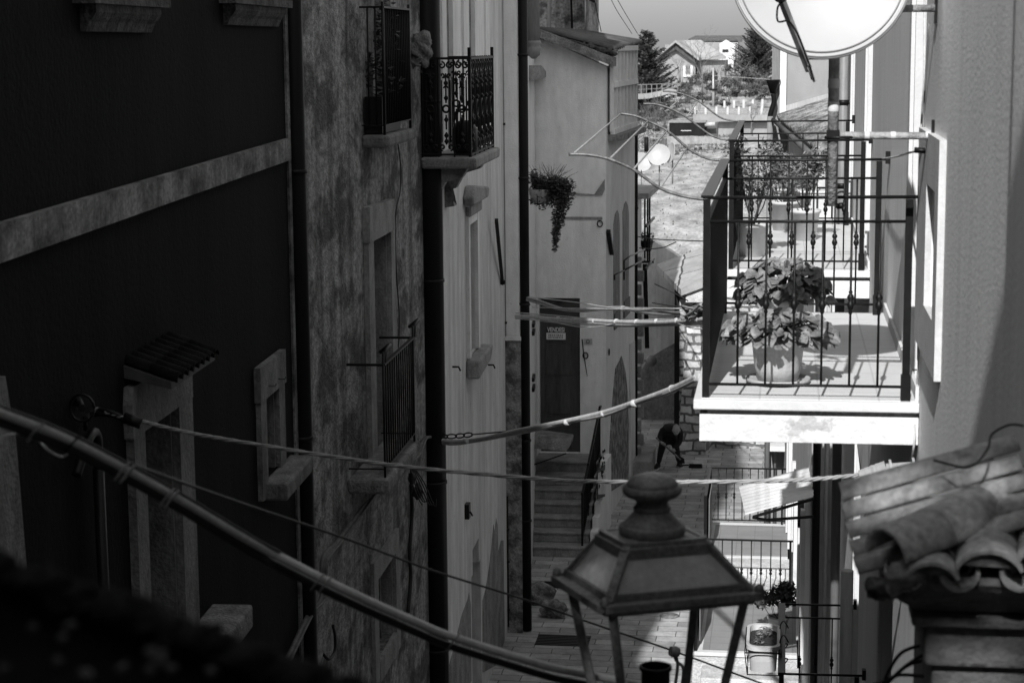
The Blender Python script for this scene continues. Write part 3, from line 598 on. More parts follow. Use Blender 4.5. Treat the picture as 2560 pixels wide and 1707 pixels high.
for k in range(60):
    a = math.radians(r2.uniform(15, 165)); L_ = r2.uniform(.2, .45); s_ = pl(1372+r2.uniform(-25, 25), 465); f.tube([s_, s_+V((math.cos(a)*L_*.6, r2.uniform(-.1, .1), math.sin(a)*L_*.6)), s_+V((math.cos(a)*L_*1.1, 0, math.sin(a)*L_-.03))], [.006, .004, .002], 3, False)
s_ = pl(1375, 460)
for (x, y) in ((1355, 405), (1365, 432), (1378, 415), (1390, 440), (1350, 430)): f.tube([s_, pl((1375+x)/2+4, (460+y)/2), pl(x, y)], [.008, .006, .003], 4, False)
f.build('foliage', M['leaf_dark'], bk)
# ================================================================ BUILDING 4 with the stairs
YF = 36.8; x4 = aY(1515, 700, YF).x; W4 = Wall((aY(1325, 700, YF).x-5, YF), (x4, YF)); W4s = Wall((x4, YF), (aY(1588, 900, 41.4).x, 41.4))
b4 = thing('stair_house', (x4-.7, YF, 0), 'smooth plastered house end facing the camera with an outside stair and dark door', 'house')
dr4 = [W4.h(1348, 900)[0], W4.h(1450, 900)[0], W4.h(1400, 1132)[1], W4.h(1400, 745)[1]]
zL = W4.h(1340, 88)[1]; zR = W4.h(1520, 166)[1]; zRs = W4s.h(1583, 120)[1]
mb = MB(); holes_wall(mb, W4, 0, W4.len, 0, zR, [dr4], .3)
aL = W4.h(1340, 88)[0]; slope = (zR-zL)/(W4.len-aL)
mb.wpoly(W4, [(0, zR), (W4.len, zR), (aL, zL), (0, zL)], 0, -.3)
mb.wbox(W4s, .0, W4s.len, 0, zR-.02, 0, -.3); mb.box(x4-6, x4-.31, YF+.35, 41.2, 0, zR-.1)
mb.build('wall', M['pale_plaster2'], b4)
dv = MB().wbox(W4, dr4[0]+.01, dr4[1]-.01, dr4[2], dr4[3]-.01, -.2, -.14)
for k, (u0, u1) in enumerate(((.03, .22), (.25, .44), (.5, .7))):
    hh = dr4[3]-dr4[2]; ww = dr4[1]-dr4[0]; dv.wbox(W4, dr4[0]+.14*ww, dr4[1]-.22*ww, dr4[2]+u0*hh, dr4[2]+u1*hh, -.14, -.12)
door = dv.build('door', M['wood_dark'], b4)
f = MB(); f.wbox(W4, dr4[0]+.02, dr4[1]-.02, dr4[3]-.42*hh*.9+.45*hh*.55, dr4[3]-.03, -.14, -.125); f.build('fanlight', M['glass_dark'], door)
# VENDESI sign
sg = thing('for_sale_sign', W4.P(*W4.h(1391, 850), -.1), 'black and white VENDESI for-sale notice fixed to the dark door', 'sign')
A = W4.h(1366, 817, -.1); Bz = W4.h(1414, 849, -.1); mid = W4.h(1390, 832, -.1)[1]
MB().wbox(W4, A[0], Bz[0], mid, A[1], -.11, -.098).build('title_panel', M['sign_dark'], sg)
MB().wbox(W4, A[0], Bz[0], Bz[1], mid, -.11, -.099).build('text_panel', M['sign_white'], sg)
f = MB(); 
for k in range(2):
    z = mid-(.35+.35*k)*(mid-Bz[1]); u = A[0]+.03
    while u < Bz[0]-.04:
        l = rnd.uniform(.015, .04); f.wbox(W4, u, u+l, z-.018, z+.018, -.0985, -.096); u += l+.012
f.build('small_print', M['pipe_gray'], sg)
cu = bpy.data.curves.new('t', 'FONT'); cu.body = 'VENDESI'; cu.size = .22; cu.align_x = 'CENTER'; cu.align_y = 'CENTER'; cu.extrude = .002; cu.offset = .004
to = bpy.data.objects.new('t', cu); C.objects.link(to); bpy.context.view_layer.update()
me = bpy.data.meshes.new_from_object(to.evaluated_get(bpy.context.evaluated_depsgraph_get())); wd = max(v.co.x for v in me.vertices)-min(v.co.x for v in me.vertices); ht = max(v.co.y for v in me.vertices)-min(v.co.y for v in me.vertices)
sx = (Bz[0]-A[0])*.9/wd; sy = (A[1]-mid)*.78/ht; ctr = W4.P((A[0]+Bz[0])/2, (A[1]+mid)/2, -.095)
me.transform(Matrix.Rotation(R_(90), 4, 'X') @ Matrix.Diagonal((sx, sy, 1, 1))); me.transform(Matrix.Translation(ctr-WORLD[sg.name]))
me.materials.clear(); me.materials.append(M['sign_white']); o = bpy.data.objects.new('lettering', me); C.objects.link(o); o.parent = sg; bpy.data.objects.remove(to)
# house number plate
a, z = W4.h(1459, 846); b, z2 = W4.h(1481, 860); nb = MB().wbox(W4, a, b, z2, z, 0, .02).build('number_plate', M['pipe_pale'], b4)
MB().tube([W4.P((a+b)/2+.03*math.cos(t), (z+z2)/2+.035*math.sin(t), .024) for t in [i*math.pi/6 for i in range(13)]], .006, 5).build('numeral', M['sign_dark'], nb)
# roofs
f = MB(); up = V((0, 0, .16)); A = W4.P(aL-.3, zL+.1, .35); B_ = W4.P(W4.len+.18, zR+.0, .35)
f.prism([A, B_, B_+V((0, .55, 0)), A+V((0, .55, 0))], [A+up, B_+up, B_+up+V((0, .55, 0)), A+up+V((0, .55, 0))]); f.build('verge_board', M['wood_old'], b4)
f = MB(); n_ = 26; c0 = aY(1343, 70, YF-.1); c1 = aY(1538, 120, YF-.1); c2 = aY(1606, 102, 42.); c3 = aY(1460, 78, 42.)
def corr(mb, c0, c1, c2, c3, nw, amp, th, along01=False):
    """corrugated sheet c0-c1 near edge, c3-c2 far edge; waves run across the c0->c1 direction"""
    N_ = nw*6; nrm = (c1-c0).cross(c3-c0).normalized(); nrm = nrm if nrm.z > 0 else -nrm; k0 = len(mb.v)
    for s_ in (0, -th):
        for i in range(N_+1):
            t = i/N_; h_ = nrm*(amp*math.sin(2*math.pi*nw*t)+s_); mb.v += [c0.lerp(c1, t)+h_, c3.lerp(c2, t)+h_]
    m_ = 2*(N_+1)
    for i in range(N_):
        a = k0+2*i; mb.f += [(a, a+2, a+3, a+1), (a+m_+1, a+m_+3, a+m_+2, a+m_), (a, a+m_, a+m_+2, a+2), (a+1, a+3, a+m_+3, a+m_+1)]; mb.sm += [True, True, False, False]
    e = k0+2*N_; mb.f += [(k0, k0+1, k0+m_+1, k0+m_), (e, e+m_, e+m_+1, e+1)]; mb.sm += [False, False]
    return mb
corr(f, c0, c3, c2, c1, 18, .035, .03); f.build('corrugated_roof', M['far_dark'], b4)
f = MB(); f.prism([aY(1342, 76, YF-.02), aY(1536, 123, YF-.02), aY(1536, 138, YF-.02), aY(1512, 140, YF-.02), aY(1342, 96, YF-.02)], [p+V((0, .5, 0)) for p in (aY(1342, 76, YF-.02), aY(1536, 123, YF-.02), aY(1536, 138, YF-.02), aY(1512, 140, YF-.02), aY(1342, 96, YF-.02))])
for k in range(26): blob(f, aY(1345+k*7.3, 86+k*1.8, YF-.05), .12, .1, .06, .5, k, 8, 6)
f.build('old_thatch', M['wood_dark'], b4)
# glazed timber bay on the side
f = MB(); g_ = MB(); a0, z0 = W4s.h(1519, 330); a1, z1 = W4s.h(1579, 300); zt_ = W4s.h(1519, 122)[1]
g_.wbox(W4s, a0, a1, z0+.05, zt_-.02, .02, .05); g_.build('bay_panel', M['stone_trim'], b4)
for k in range(8): a = a0+(a1-a0)*k/7; f.wbox(W4s, a-.035, a+.035, z0, zt_, .05, .12)
for z in (z0, (z0+zt_)/2+.1, zt_): f.wbox(W4s, a0, a1, z-.05, z+.05, .055, .14)
f.build('bay_frame', M['pale_plaster2'], b4)
f = MB(); f.wbox(W4s, a0-.0, a1+.0, z0-.17, z0-.052, 0, .3); f.build('bay_sill', M['wood_old'], b4)
# small window beside it
f = MB(); a, z = W4s.h(1504, 315); 
# recesses and bare stone on the side wall
f = MB()
for pts in ([(1533, 800), (1533, 560), (1537, 535), (1542, 525), (1546, 535), (1548, 560), (1548, 800)], [(1556, 780), (1556, 530), (1560, 510), (1564, 503), (1569, 515), (1571, 535), (1571, 780)]): f.wpoly(W4s, [W4s.h(x, y) for x, y in pts], .001, .012)
f.build('blind_arch', M['stone_trim'], b4)
f = MB()
for x0, x1, y0, y1 in ((1534, 1548, 785, 800), (1558, 1572, 755, 772)): a, b, z0, z1 = W4s.rect(x0, x1, y0, y1); f.wbox(W4s, a, b, z0-.2, z1, .0, .03)
f.build('vent', M['wood_dark'], b4)
patch(b4, W4s, [(1522, 1230), (1523, 1120), (1528, 1030), (1534, 960), (1538, 920), (1548, 902), (1552, 890), (1556, 905), (1562, 930), (1567, 980), (1570, 1060), (1569, 1200)], M['rough_stone'], .02, 'bare_stone')
patch(b4, W4s, [(1573, 1220), (1573, 860), (1584, 850), (1586, 1200)], M['pale_plaster'], .03, 'corner_pier')
# step-like dark strips on the front, put in for the eave's shadow shapes
f = MB(); A = W4.h(1405, 486); B_ = W4.h(1512, 494); f.wpoly(W4, [(A[0], A[1]), (B_[0]-.05, A[1]-.02), (B_[0], B_[1]+.15), (B_[0], B_[1]+.35), (B_[0]-.2, B_[1]+.06), (A[0], A[1]+.05)], .001, .03)
A = W4.h(1405, 533); B_ = W4.h(1506, 545); f.wbox(W4, A[0], B_[0], B_[1]-.03, B_[1]+.02, 0, .02); f.build('moulding_or_shade', M['stone_trim'], b4)
f = MB(); A = W4s.h(1521, 578, .05); B_ = W4s.h(1530, 634, .05); f.bar(W4s.P(A[0], A[1], .05), W4s.P(B_[0], B_[1], .05), .08); f.build('wall_fitting', M['iron'], b4)
for (x, y) in ((1500, 559), (1519, 880), (1464, 888)):
    W_ = W4 if x < 1512 else W4s; a, z = W_.h(x, y); MB().tube([W_.P(a+.05*math.cos(t), z+.06*math.sin(t), .03) for t in [i*math.pi/5 for i in range(11)]], .012, 5).build('wall_ring', M['iron'], b4)
# handrail on the side wall
f = MB(); P_ = lambda x, y: on(W4s, x, y, .3)
f.tube([P_(1536, 700), P_(1536, 688), P_(1560, 676), P_(1560, 652), P_(1575, 640), P_(1612, 624)], .018, 5); f.tube([P_(1560, 676), P_(1612, 648)], .018, 5); f.tube([P_(1560, 652), P_(1560, 700)], .018, 5); f.build('handrail', M['iron'], b4)
pipe(b4, (1583, 1594), 60, 1196, 41.35, .052, M['pipe_dark'], (325, 520, 930, 1020), topz=aY(1590, 110, 41.35).z, botz=.1)
# upper back house
b5 = thing('back_house', (-5, 40.5, 0), 'tall weathered house rising behind the corrugated roof', 'house')
MB().box(-7.5, aY(1451, 40, 40).x, 41.3, 44, 0, E(3.5)).build('wall', M['mottled'], b5)
MB().box(-7.6, aY(1456, 40, 40).x+.2, 41.1, 44.2, E(3.5), E(3.75)).build('roof', M['old_tile'], b5)
x_ = aY(1373, 40, 41.2).x; MB().tube([(x_, 41.2, E(3.4)), (x_, 41.2, aY(1373, 70, 41.2).z)], .04, 10).build('drainpipe', M['pipe_pale'], b5)
x_ = aY(1430, 40, 41.2).x; MB().tube([(x_-.08, 41.2, E(3.4)), (x_, 41.2, aY(1373, 72, 41.2).z)], .022, 8).build('drainpipe', M['pipe_dark'], b5)
# stairs
st = thing('outside_stair', (x4-.8, 35.3, 0), 'worn seven-step stone stair climbing to the dark door with the sale notice', 'stair')
ns = 7; Y0 = 34.25; tr = .3; zl_ = dr4[2]; rs = zl_/ns; xL_ = aY(1335, 1200, 36).x
for k in range(ns):
    f = MB(); y = Y0+k*tr; y1 = (Y0+(k+1)*tr+.02) if k < ns-1 else YF
    xr_ = x4-.12+.0*k
    pr = [(0, 0), (0, rs-.05), (-.03, rs-.05), (-.03, rs), (0, rs)]
    f.box(xL_, xr_, y, YF-.002 if k == ns-1 else y1+.4, k*rs if k else -.05, (k+1)*rs-.045); f.box(xL_, xr_+.02, y-.035, y1 if k < ns-1 else YF-.003, (k+1)*rs-.045, (k+1)*rs); f.build('step', M['stone_trim'], st, bevel=.012)
f = MB(); Ws = Wall((x4-.1, Y0), (x4-.02, YF)); L_ = Ws.len
f.wpoly(Ws, [(0, 0)]+[p for k in range(ns) for p in ((k*tr+.0, (k+1)*rs+.01), ((k+1)*tr, (k+1)*rs+.01))][:-1]+[(L_, ns*rs+.01), (L_, 0)], 0, .12); f.build('side_wall', M['pale_plaster2'], st)
f = MB(); A = Ws.h(1492, 1192, .12); B_ = Ws.h(1511, 1240, .12)
f.wpoly(Ws, [(A[0], A[1]-.42), (B_[0], B_[1]-.0), (B_[0], B_[1]+.62), (A[0], A[1]+.1)], .121, .135)
pn = f.build('decorated_panel', M['iron'], st)
f = MB(); f.wpoly(Ws, [(A[0]+.06, A[1]-.34), (B_[0]-.06, B_[1]+.06), (B_[0]-.06, B_[1]+.52), (A[0]+.06, A[1]+.06)], .1355, .14); f.build('panel_field', M['stone_light'], pn)
f = MB(); r2 = random.Random(2)
for k in range(14):
    u = r2.uniform(A[0]+.12, B_[0]-.12); z = A[1]+.1+r2.uniform(-.35, .2); f.tube([Ws.P(u+.05*math.cos(t+k), z+.04*math.sin(t), .143) for t in [i*.8 for i in range(5)]], .012, 4)
f.build('panel_ornament', M['iron'], pn)
f = MB(); p0 = V((x4-.22, Y0+.1, rs+.0)); p1 = V((x4-.1, YF-.3, zl_)); hN = V((0, 0, .95)); 
f.bar(p0+hN, p1+hN, .04); f.bar(p0+V((0, 0, .12)), p1+V((0, 0, .12)), .025); f.bar(p1+hN, p1+V((0, .25, .95)), .04)
for t in (0, .33, .66, 1): q = p0.lerp(p1, t); f.bar(q-V((0, 0, .1)), q+V((0, 0, 1)), .035)
rl = f.build('railing', M['iron'], st)
for k in range(1, 22):
    q = p0.lerp(p1, k/22); MB().tube([q+V((0, 0, .12)), q+V((0, 0, .95))], .009, 5).build('bar', M['iron'], rl)
# old plank shelf by the door
f = MB(); A = aY(1334, 1130, 35.6); pts = [aY(1334, 1085, 35.6), aY(1428, 1099, 35.3), aY(1426, 1113, 35.1), aY(1415, 1130, 35.1), aY(1334, 1121, 35.4)]
f.prism(pts, [p+V((0, .5, .0)) for p in pts]); f2 = f.build('timber_shelf', M['wood_old'], bevel=.02); tag(f2, 'rough old timber shelf jutting out over the stair beneath the dark door', 'shelf')
tag(MB().tube([aY(1330, 1163, 35.4), aY(1415, 1133, 35.2)], .013, 5).build('shelf_strut', M['iron']), 'thin iron strut under the rough timber shelf by the stair', 'strut')
tag(MB().tube([aY(1455, 848, YF-.05), aY(1460, 890, YF-.06), aY(1468, 940, YF-.04)], [.012, .012, .006], 5).build('hanging_rod', M['iron']), 'thin rod hanging on the wall right of the dark door', 'rod')
# ================================================================ far left gallery house and back walls
Yg = 44.; xg = aY(1596, 900, Yg).x
b6 = thing('gallery_house', (xg, 46, 0), 'small house beyond the dark drainpipe with flat roof and railed gallery', 'house')
Wg = Wall((aY(1593, 900, 41.6).x, 41.6), (xg+.02, 44.7))
mb = MB(); ztop = aY(1600, 482, 44).z
q = [(-8, 41.6), (Wg.o.x, 41.6), (xg+.02, 44.7), (-8, 44.7)]; mb.prism([V((x, y, 0)) for x, y in q], [V((x, y, ztop)) for x, y in q]); mb.build('wall', M['pale_plaster'], b6)
f = MB(); f.prism([V((-8, 41.3, ztop)), V((xg+.35, 42.2, ztop)), V((xg+.4, 44.8, ztop)), V((-8, 44.8, ztop))], [V((-8, 41.3, ztop+.12)), V((xg+.35, 42.2, ztop+.12)), V((xg+.4, 44.8, ztop+.12)), V((-8, 44.8, ztop+.12))]); f.build('roof', M['far_roof'], b6)
f = MB(); zg = aY(1620, 655, 44).z
for x in (1612, 1619, 1624): p = aY(x, 600, 44); f.bar((p.x, 44, zg), (p.x, 44, ztop), .04)
f.bar(V((xg, 44, zg)), V((xg+.35, 44, zg)), .05); f.bar(V((xg+.27, 42.5, zg)), V((xg+.3, 44.7, zg)), .05); f.bar(V((xg+.27, 42.5, zg+.95)), V((xg+.3, 44.7, zg+.95)), .05); f.build('gallery_frame', M['iron'], b6)
for k in range(15): z = 0.3+k*.3; MB().box(Wg.o.x-.1, Wg.o.x+.1+.05*(k % 2), 41.52, 41.598, z, z+.24).build('quoin', M['stone_trim'], b6, bevel=.02)
MB().bar(aY(1612, 660, 44), aY(1618, 870, 44.2), .1, .05).build('shutter', M['pipe_dark'], b6)
f = MB(); 
pg = thing('gallery_pot_plant', aY(1617, 618, 44.3), 'dark potted plant hanging on the gallery railing', 'plant'); p = aY(1617, 608, 44.2)
MB().lathe(p-V((0, 0, .18)), [(.1, 0), (.15, .2), (.15, .24)], 12).build('pot', M['iron'], pg); leaves(MB(), p+V((0, 0, .12)), (.2, .2, .16), 130, .05).build('foliage', M['leaf_dark'], pg)
bn = MB(); c = aZ(1605, 1190, 0); bn.box(c.x-.25, c.x+.22, c.y-.3, c.y+1.3, 0, .4); tag(bn.build('stone_block', M['stone_trim'], bevel=.03), 'low pale stone block on the pavement left of the bending man', 'stone')
# plastered back wall
bw_ = thing('end_wall', (-2.8, 47.5, 0), 'whitewashed wall closing the alley behind the bending man', 'wall')
xa_, xb_ = xg-.3, aY(1700, 900, 47.5).x; Wb = Wall((xa_, 47.5), (xb_+.5, 47.5))
f = MB(); zt_ = aY(1640, 650, 47.5).z; f.wpoly(Wb, [(0, 0), (Wb.len, 0), (Wb.len, zt_-.3), (Wb.len*.5, zt_+.25), (0, zt_+.7)], 0, -.4); f.build('wall', M['pale_plaster'], bw_)
patch(bw_, Wb, [(1600, 1058), (1600, 930), (1622, 895), (1660, 872), (1700, 850), (1700, 1058)], M['peel'], .02)
f = MB(); c = aY(1628, 902, 46.6); f.tube([c+V((-.3, 0, 0)), c], .03, 8); f.lathe(c, [(.02, -.14), (.12, -.1), (.14, 0), (.12, .1), (.02, .14)], 14, axis=V((0, 1, .1))); f.build('wall_lamp', M['pipe_gray'], bw_)
# stone ruin with slab roof
ru = thing('stone_shed', (-1.5, 45, 0), 'rubble stone shed with a stone-slab roof and a flared corner buttress', 'shed')
Yr = 44.; xr0 = aY(1697, 900, Yr).x; xr1 = aY(1925, 900, Yr).x
f = MB(); zt_ = aY(1720, 735, Yr).z; zt2 = aY(1790, 705, Yr).z
n_ = 12
f.prism([V((xr0, Yr+.25, 0)), V((xr1, Yr+.25, 0)), V((xr1, Yr+3.5, 0)), V((xr0, Yr+3.5, 0))], [V((xr0, Yr+.25, zt_)), V((xr1, Yr+.25, zt2+.6)), V((xr1, Yr+3.5, zt2+.9)), V((xr0, Yr+3.5, zt_+.1))]); f.build('wall', M['rubble'], ru)
f = MB(); lev = [(0, 1697, 1765, -.55), (.25, 1700, 1760, -.35), (.55, 1708, 1755, -.1), (.8, 1715, 1750, .05), (1, 1722, 1748, .12)]
L_ = []
for t, x0, x1, dy in lev:
    z = t*(zt_-.35); y = Yr+dy; L_.append([V((aY(x0, 1000, y).x, y+.0, z)), V((aY(x1, 1000, y).x, y, z)), V((aY(x1, 1000, y).x+.2, Yr+.6, z)), V((aY(x0, 1000, y).x-.02, Yr+.6, z))])
for A, B_ in zip(L_, L_[1:]): f.prism(A, B_)
f.build('buttress', M['rubble'], ru)
f = MB(); A = aY(1703, 724, 43.5); B_ = aY(1800, 688, 43.5); C_ = aY(1800, 604, 47.3); D_ = aY(1641, 661, 46.6); t_ = V((0, 0, -.14)); f.prism([A+t_, B_+t_, C_+t_, D_+t_], [A, B_, C_, D_])
f.build('roof', M['slab_roof'], ru)
f = MB(); f.box(A.x+.1, B_.x, 43.6, 43.9, A.z-.3, A.z-.02); f.build('eave_stone', M['stone_light'], ru)
f = MB(); a = aY(1688, 900, 44.6).x; f.box(a-.02, xr0-.005, 44.6, 47, 0, zt_+.1); f.build('door', M['void'], ru)  # near-black box put in for the shade of the recess
# low sloping lit stones behind
# little shed lamp box on ground right of it
c = aZ(1780, 1108, 0); f = MB(); f.box(c.x, c.x+.55, c.y, c.y+.35, 0.02, .3); cr = f.build('metal_crate', M['iron'], bevel=.02); tag(cr, 'small dark metal crate on the ground in front of the rubble shed', 'crate')
# rooftop dishes
def dish(loc, r, nrm, depth, label, group=None, arm=None, name='satellite_dish', pole=None, nseg=40, m='dish', ex=1.):
    t = thing(name, loc, label, 'satellite dish', group); nrm = V(nrm).normalized()
    prof = [(r*k/12+.0001, depth*(k/12)**2) for k in range(13)]; pr = prof+[(r+.012*r/.4, depth+.002), (r+.016*r/.4, depth-.01)]+[(r*k/12+.0001, depth*(k/12)**2-.012*r/.4-.004) for k in range(12, -1, -1)]
    MB().lathe(loc, pr, nseg, axis=nrm, ex=ex).build('reflector', M[m], t); return t
for k, (x, y, rr, nm, lb) in enumerate(((1603, 407, .24, (.25, -1, .45), 'half hidden white dish beside the drainpipe, leftmost of three rooftop dishes'), (1648, 389, .265, (-.1, -1, .42), 'round white satellite dish, middle of three rooftop dishes'), (1681, 383, .25, (-1, -.45, .2), 'satellite dish seen nearly edge-on, rightmost of three rooftop dishes'))):
    c = aY(x, y, 47.); t = dish(c, rr, nm, .05, lb, 'dishes on the low roof', nseg=28)
    MB().tube([c+V((0, .08, 0)), c+V((0, .1, -.75))], .02, 6).build('pole', M['galv'], t)
    q = c-V((0, 0, rr*.9)); MB().tube([q, q+V((.02-.1*(k == 1)*-1, -.25, .05))], .012, 5).build('feed_arm', M['iron'], t)
c = aY(1616, 380, 47.4); tag(MB().tube([c, aY(1616, 343, 47.4)], .055, 10).build('flue_pipe', M['pipe_dark']), 'short dark flue pipe rising behind the rooftop dishes', 'flue')
# pot-bellied chimney ledge under dishes
f = MB(); c = aY(1697, 400, 48.5); 
# ================================================================ BACKGROUND
def leafmesh(mb, c, rad, n, size, r): return leaves(mb, c, rad, n, size, r)
def tree_conifer(base, h, rad, label, seed, cover=1., m='conifer', lean=0., group=None):
    r = random.Random(seed); t = thing('conifer_tree', base, label, 'tree', group); b = V(base)
    MB().tube([b, b+V((lean, 0, h*.97))], [h*.025, .02], 7).build('trunk', M['wood_dark'], t)
    f = MB(); nb = int(110*cover)
    for k in range(nb):
        u = (k+r.random())/nb; z = h*(.06+.92*u); L_ = rad*(1-u)**.75*r.uniform(.6, 1.15)+.1; a = r.uniform(0, 6.283); d = V((math.cos(a), math.sin(a), .25+.3*u)); o = b+V((lean*u, 0, z))
        m_ = max(6, int(L_*16))
        for i in range(m_):
            s = (i+r.random())/m_; p = o+d*L_*s+V((0, 0, .12*L_*s*s)); sz = h*.028*(1.15-s*.55)*r.uniform(.7, 1.5)
            for q in (-1, 1):
                e = V((math.cos(a+q*.9), math.sin(a+q*.9), r.uniform(-.2, .5)))*sz*1.6; w_ = V((r.gauss(0, 1), r.gauss(0, 1), r.gauss(0, 1))).normalized()*sz*.33; f.add([p-w_, p+e*.5+w_, p+e, p+e*.5-w_], [(0, 1, 2, 3)])
    f.build('crown', M[m], t); return t
def bare_tree(base, h, spread, label, seed, depth=5, r0=.14, group=None, name='bare_tree', fuzz=0):
    r = random.Random(seed); t = thing(name, base, label, 'tree', group); trunk = MB(); cr = MB(); tips = []
    def grow(p, d, L_, rad, lv):
        q = p+d*L_; (trunk if lv == 0 else cr).tube([p, p.lerp(q, .5)+V((r.gauss(0, .04), r.gauss(0, .04), 0))*L_, q], [rad, rad*.85, rad*.65], 5 if lv < 2 else 3, False)
        if lv >= depth: tips.append(q); return
        for _ in range(r.choice((2, 3, 3))):
            nd = (d+V((r.gauss(0, .5)*spread, r.gauss(0, .5)*spread, r.gauss(.1, .3)))).normalized(); grow(q, nd, L_*r.uniform(.62, .85), rad*.6, lv+1)
    grow(V(base), V((0, 0, 1)), h*.28, r0, 0); trunk.build('trunk', M['twig'], t)
    if fuzz:
        for q in tips: leaves(cr, q, (h*.07,)*3, fuzz, h*.018, r)
    cr.build('crown', M['twig'] if not fuzz else M['bush'], t); return t
def gz(x, y): return terr_z(x, y)
def at(px, d): p = aY(px, 150, d); return V((p.x, d, gz(p.x, d)))
b = at(1615, 250); top = aY(1615, 74, 250).z; tree_conifer(b-V((0, 0, 1)), top-b.z+1, 5.6, 'tall dark conifer behind the roof of the stair house', 1, 1.5)
b = at(1892, 285); top = aY(1890, 52, 285).z; tree_conifer(b, top-b.z, 4.6, 'dense dark conifer on the hill partly behind the big dish', 2, 2.2)
# far gable house
Yh = 300; S = lambda x, y, d=Yh: aY(x, y, d)
h1 = thing('gabled_house', S(1690, 215), 'pale gabled house on the hill with one small arched window', 'house')
f = MB(); zb = S(1690, 222).z; A = S(1648, 222); B_ = S(1738, 222); ap = S(1690, 113); eL = S(1650, 143); eR = S(1736, 148)
Wh = Wall((A.x, Yh), (B_.x, Yh)); hw_ = [Wh.h(1714, 170)[0], Wh.h(1726, 170)[0], Wh.h(1714, 187)[1], Wh.h(1714, 168)[1]]
f.wpoly(Wh, [(0, zb), (Wh.len, zb), (Wh.len, eR.z), (Wh.h(1690, 113)), (0, eL.z)], 0, -10); f.build('wall', M['far_wall'], h1)
f = MB(); t_ = V((0, 0, .35)); back = V((2.6, 11, 0))
for P0_, P1_ in ((S(1637, 150), S(1690, 107)), (S(1690, 107), S(1748, 152))):
    a = P0_+V((0, -1.6, 0)); b = P1_+V((0, -1.6, 0)); f.prism([a, b, b+back, a+back], [a+t_, b+t_, b+back+t_, a+back+t_])
f.build('roof', M['far_roof'], h1)
f = MB(); f.prism([S(1690, 110)+V((0, -.9, 0)), S(1655, 138)+V((0, -.9, 0)), S(1655, 146)+V((0, -.9, 0)), S(1690, 124)+V((0, -.9, 0))], [S(1690, 110)+V((0, -.3, 0)), S(1655, 138)+V((0, -.3, 0)), S(1655, 146)+V((0, -.3, 0)), S(1690, 124)+V((0, -.3, 0))])
f.prism([S(1690, 110)+V((0, -.9, 0)), S(1738, 145)+V((0, -.9, 0)), S(1738, 158)+V((0, -.9, 0)), S(1690, 124)+V((0, -.9, 0))], [S(1690, 110)+V((0, -.3, 0)), S(1738, 145)+V((0, -.3, 0)), S(1738, 158)+V((0, -.3, 0)), S(1690, 124)+V((0, -.3, 0))]); f.build('gable_boards', M['wood_dark'], h1)
f = MB(); f.wbox(Wh, hw_[0], hw_[1], hw_[2], hw_[3], 0, .08); f.lathe(Wh.P((hw_[0]+hw_[1])/2, hw_[3], .04), [((hw_[1]-hw_[0])/2, -.04), ((hw_[1]-hw_[0])/2, .04)], 16, axis=V((0, -1, 0)))
wn = f.build('window', M['stone_dark'], h1); f = MB(); f.wbox(Wh, hw_[0]-.35, hw_[1]+.35, hw_[2]-.35, hw_[2], 0, .25); f.wbox(Wh, hw_[0]-.35, hw_[0]-.01, hw_[2], hw_[3]+.2, 0, .2); f.wbox(Wh, hw_[1]+.01, hw_[1]+.35, hw_[2], hw_[3]+.2, 0, .2); f.build('frame', M['white'], wn)
f = MB(); f.box(S(1661, 120).x, S(1671, 120).x, Yh+2, Yh+2.8, S(1665, 130).z, S(1665, 112).z); f.build('chimney', M['far_wall'], h1)
f = MB(); a = S(1744, 106); f.prism([S(1692, 108)+V((0, 3, 0)), S(1750, 107)+V((0, 3, 0)), S(1815, 148)+V((0, 0, 0)), S(1742, 150)+V((0, 0, 0))], [p+V((0, 0, .4)) for p in (S(1692, 108)+V((0, 3, 0)), S(1750, 107)+V((0, 3, 0)), S(1815, 148), S(1742, 150))]); f.build('roof', M['far_roof'], h1)
f = MB(); f.box(S(1742, 150).x, S(1812, 150).x, Yh+1.2, Yh+8, zb, S(1742, 152).z); f.build('wing_wall', M['stone_trim'], h1)
# second house
h2 = thing('hilltop_house', S(1790, 150, 318), 'white hilltop house with dark roof and pale pediment behind the bare trees', 'house'); Y2 = 318
f = MB(); f.box(S(1725, 120, Y2).x, S(1845, 120, Y2).x, Y2, Y2+10, S(1725, 190, Y2).z, S(1725, 104, Y2).z); f.build('wall', M['far_wall'], h2)
f = MB(); a, b, c, d = S(1721, 106, Y2), S(1856, 106, Y2), S(1850, 97, Y2)+V((0, 6, 0)), S(1735, 97, Y2)+V((0, 6, 0)); f.prism([a, b, c, d], [p+V((0, 0, .5)) for p in (a, b, c, d)]); f.build('roof', M['far_dark'], h2)
f = MB(); Yp = Y2-2; f.prism([S(x, y, Yp) for x, y in ((1799, 150), (1838, 150), (1838, 114), (1815, 100), (1799, 110))], [S(x, y, Yp)+V((0, 2, 0)) for x, y in ((1799, 150), (1838, 150), (1838, 114), (1815, 100), (1799, 110))]); f.build('pediment', M['white'], h2)
f = MB(); Ww = Wall((S(1802, 130, Yp).x, Yp), (S(1835, 130, Yp).x, Yp)); a, b, z0, z1 = Ww.rect(1806, 1821, 124, 131); f.wbox(Ww, a, b, z0, z1, 0, .1); f.build('window', M['glass_dark'], h2)
h3 = thing('gate_lodge', S(1882, 165, 290), 'small white lodge with a dark arched opening below the dense conifer', 'house')
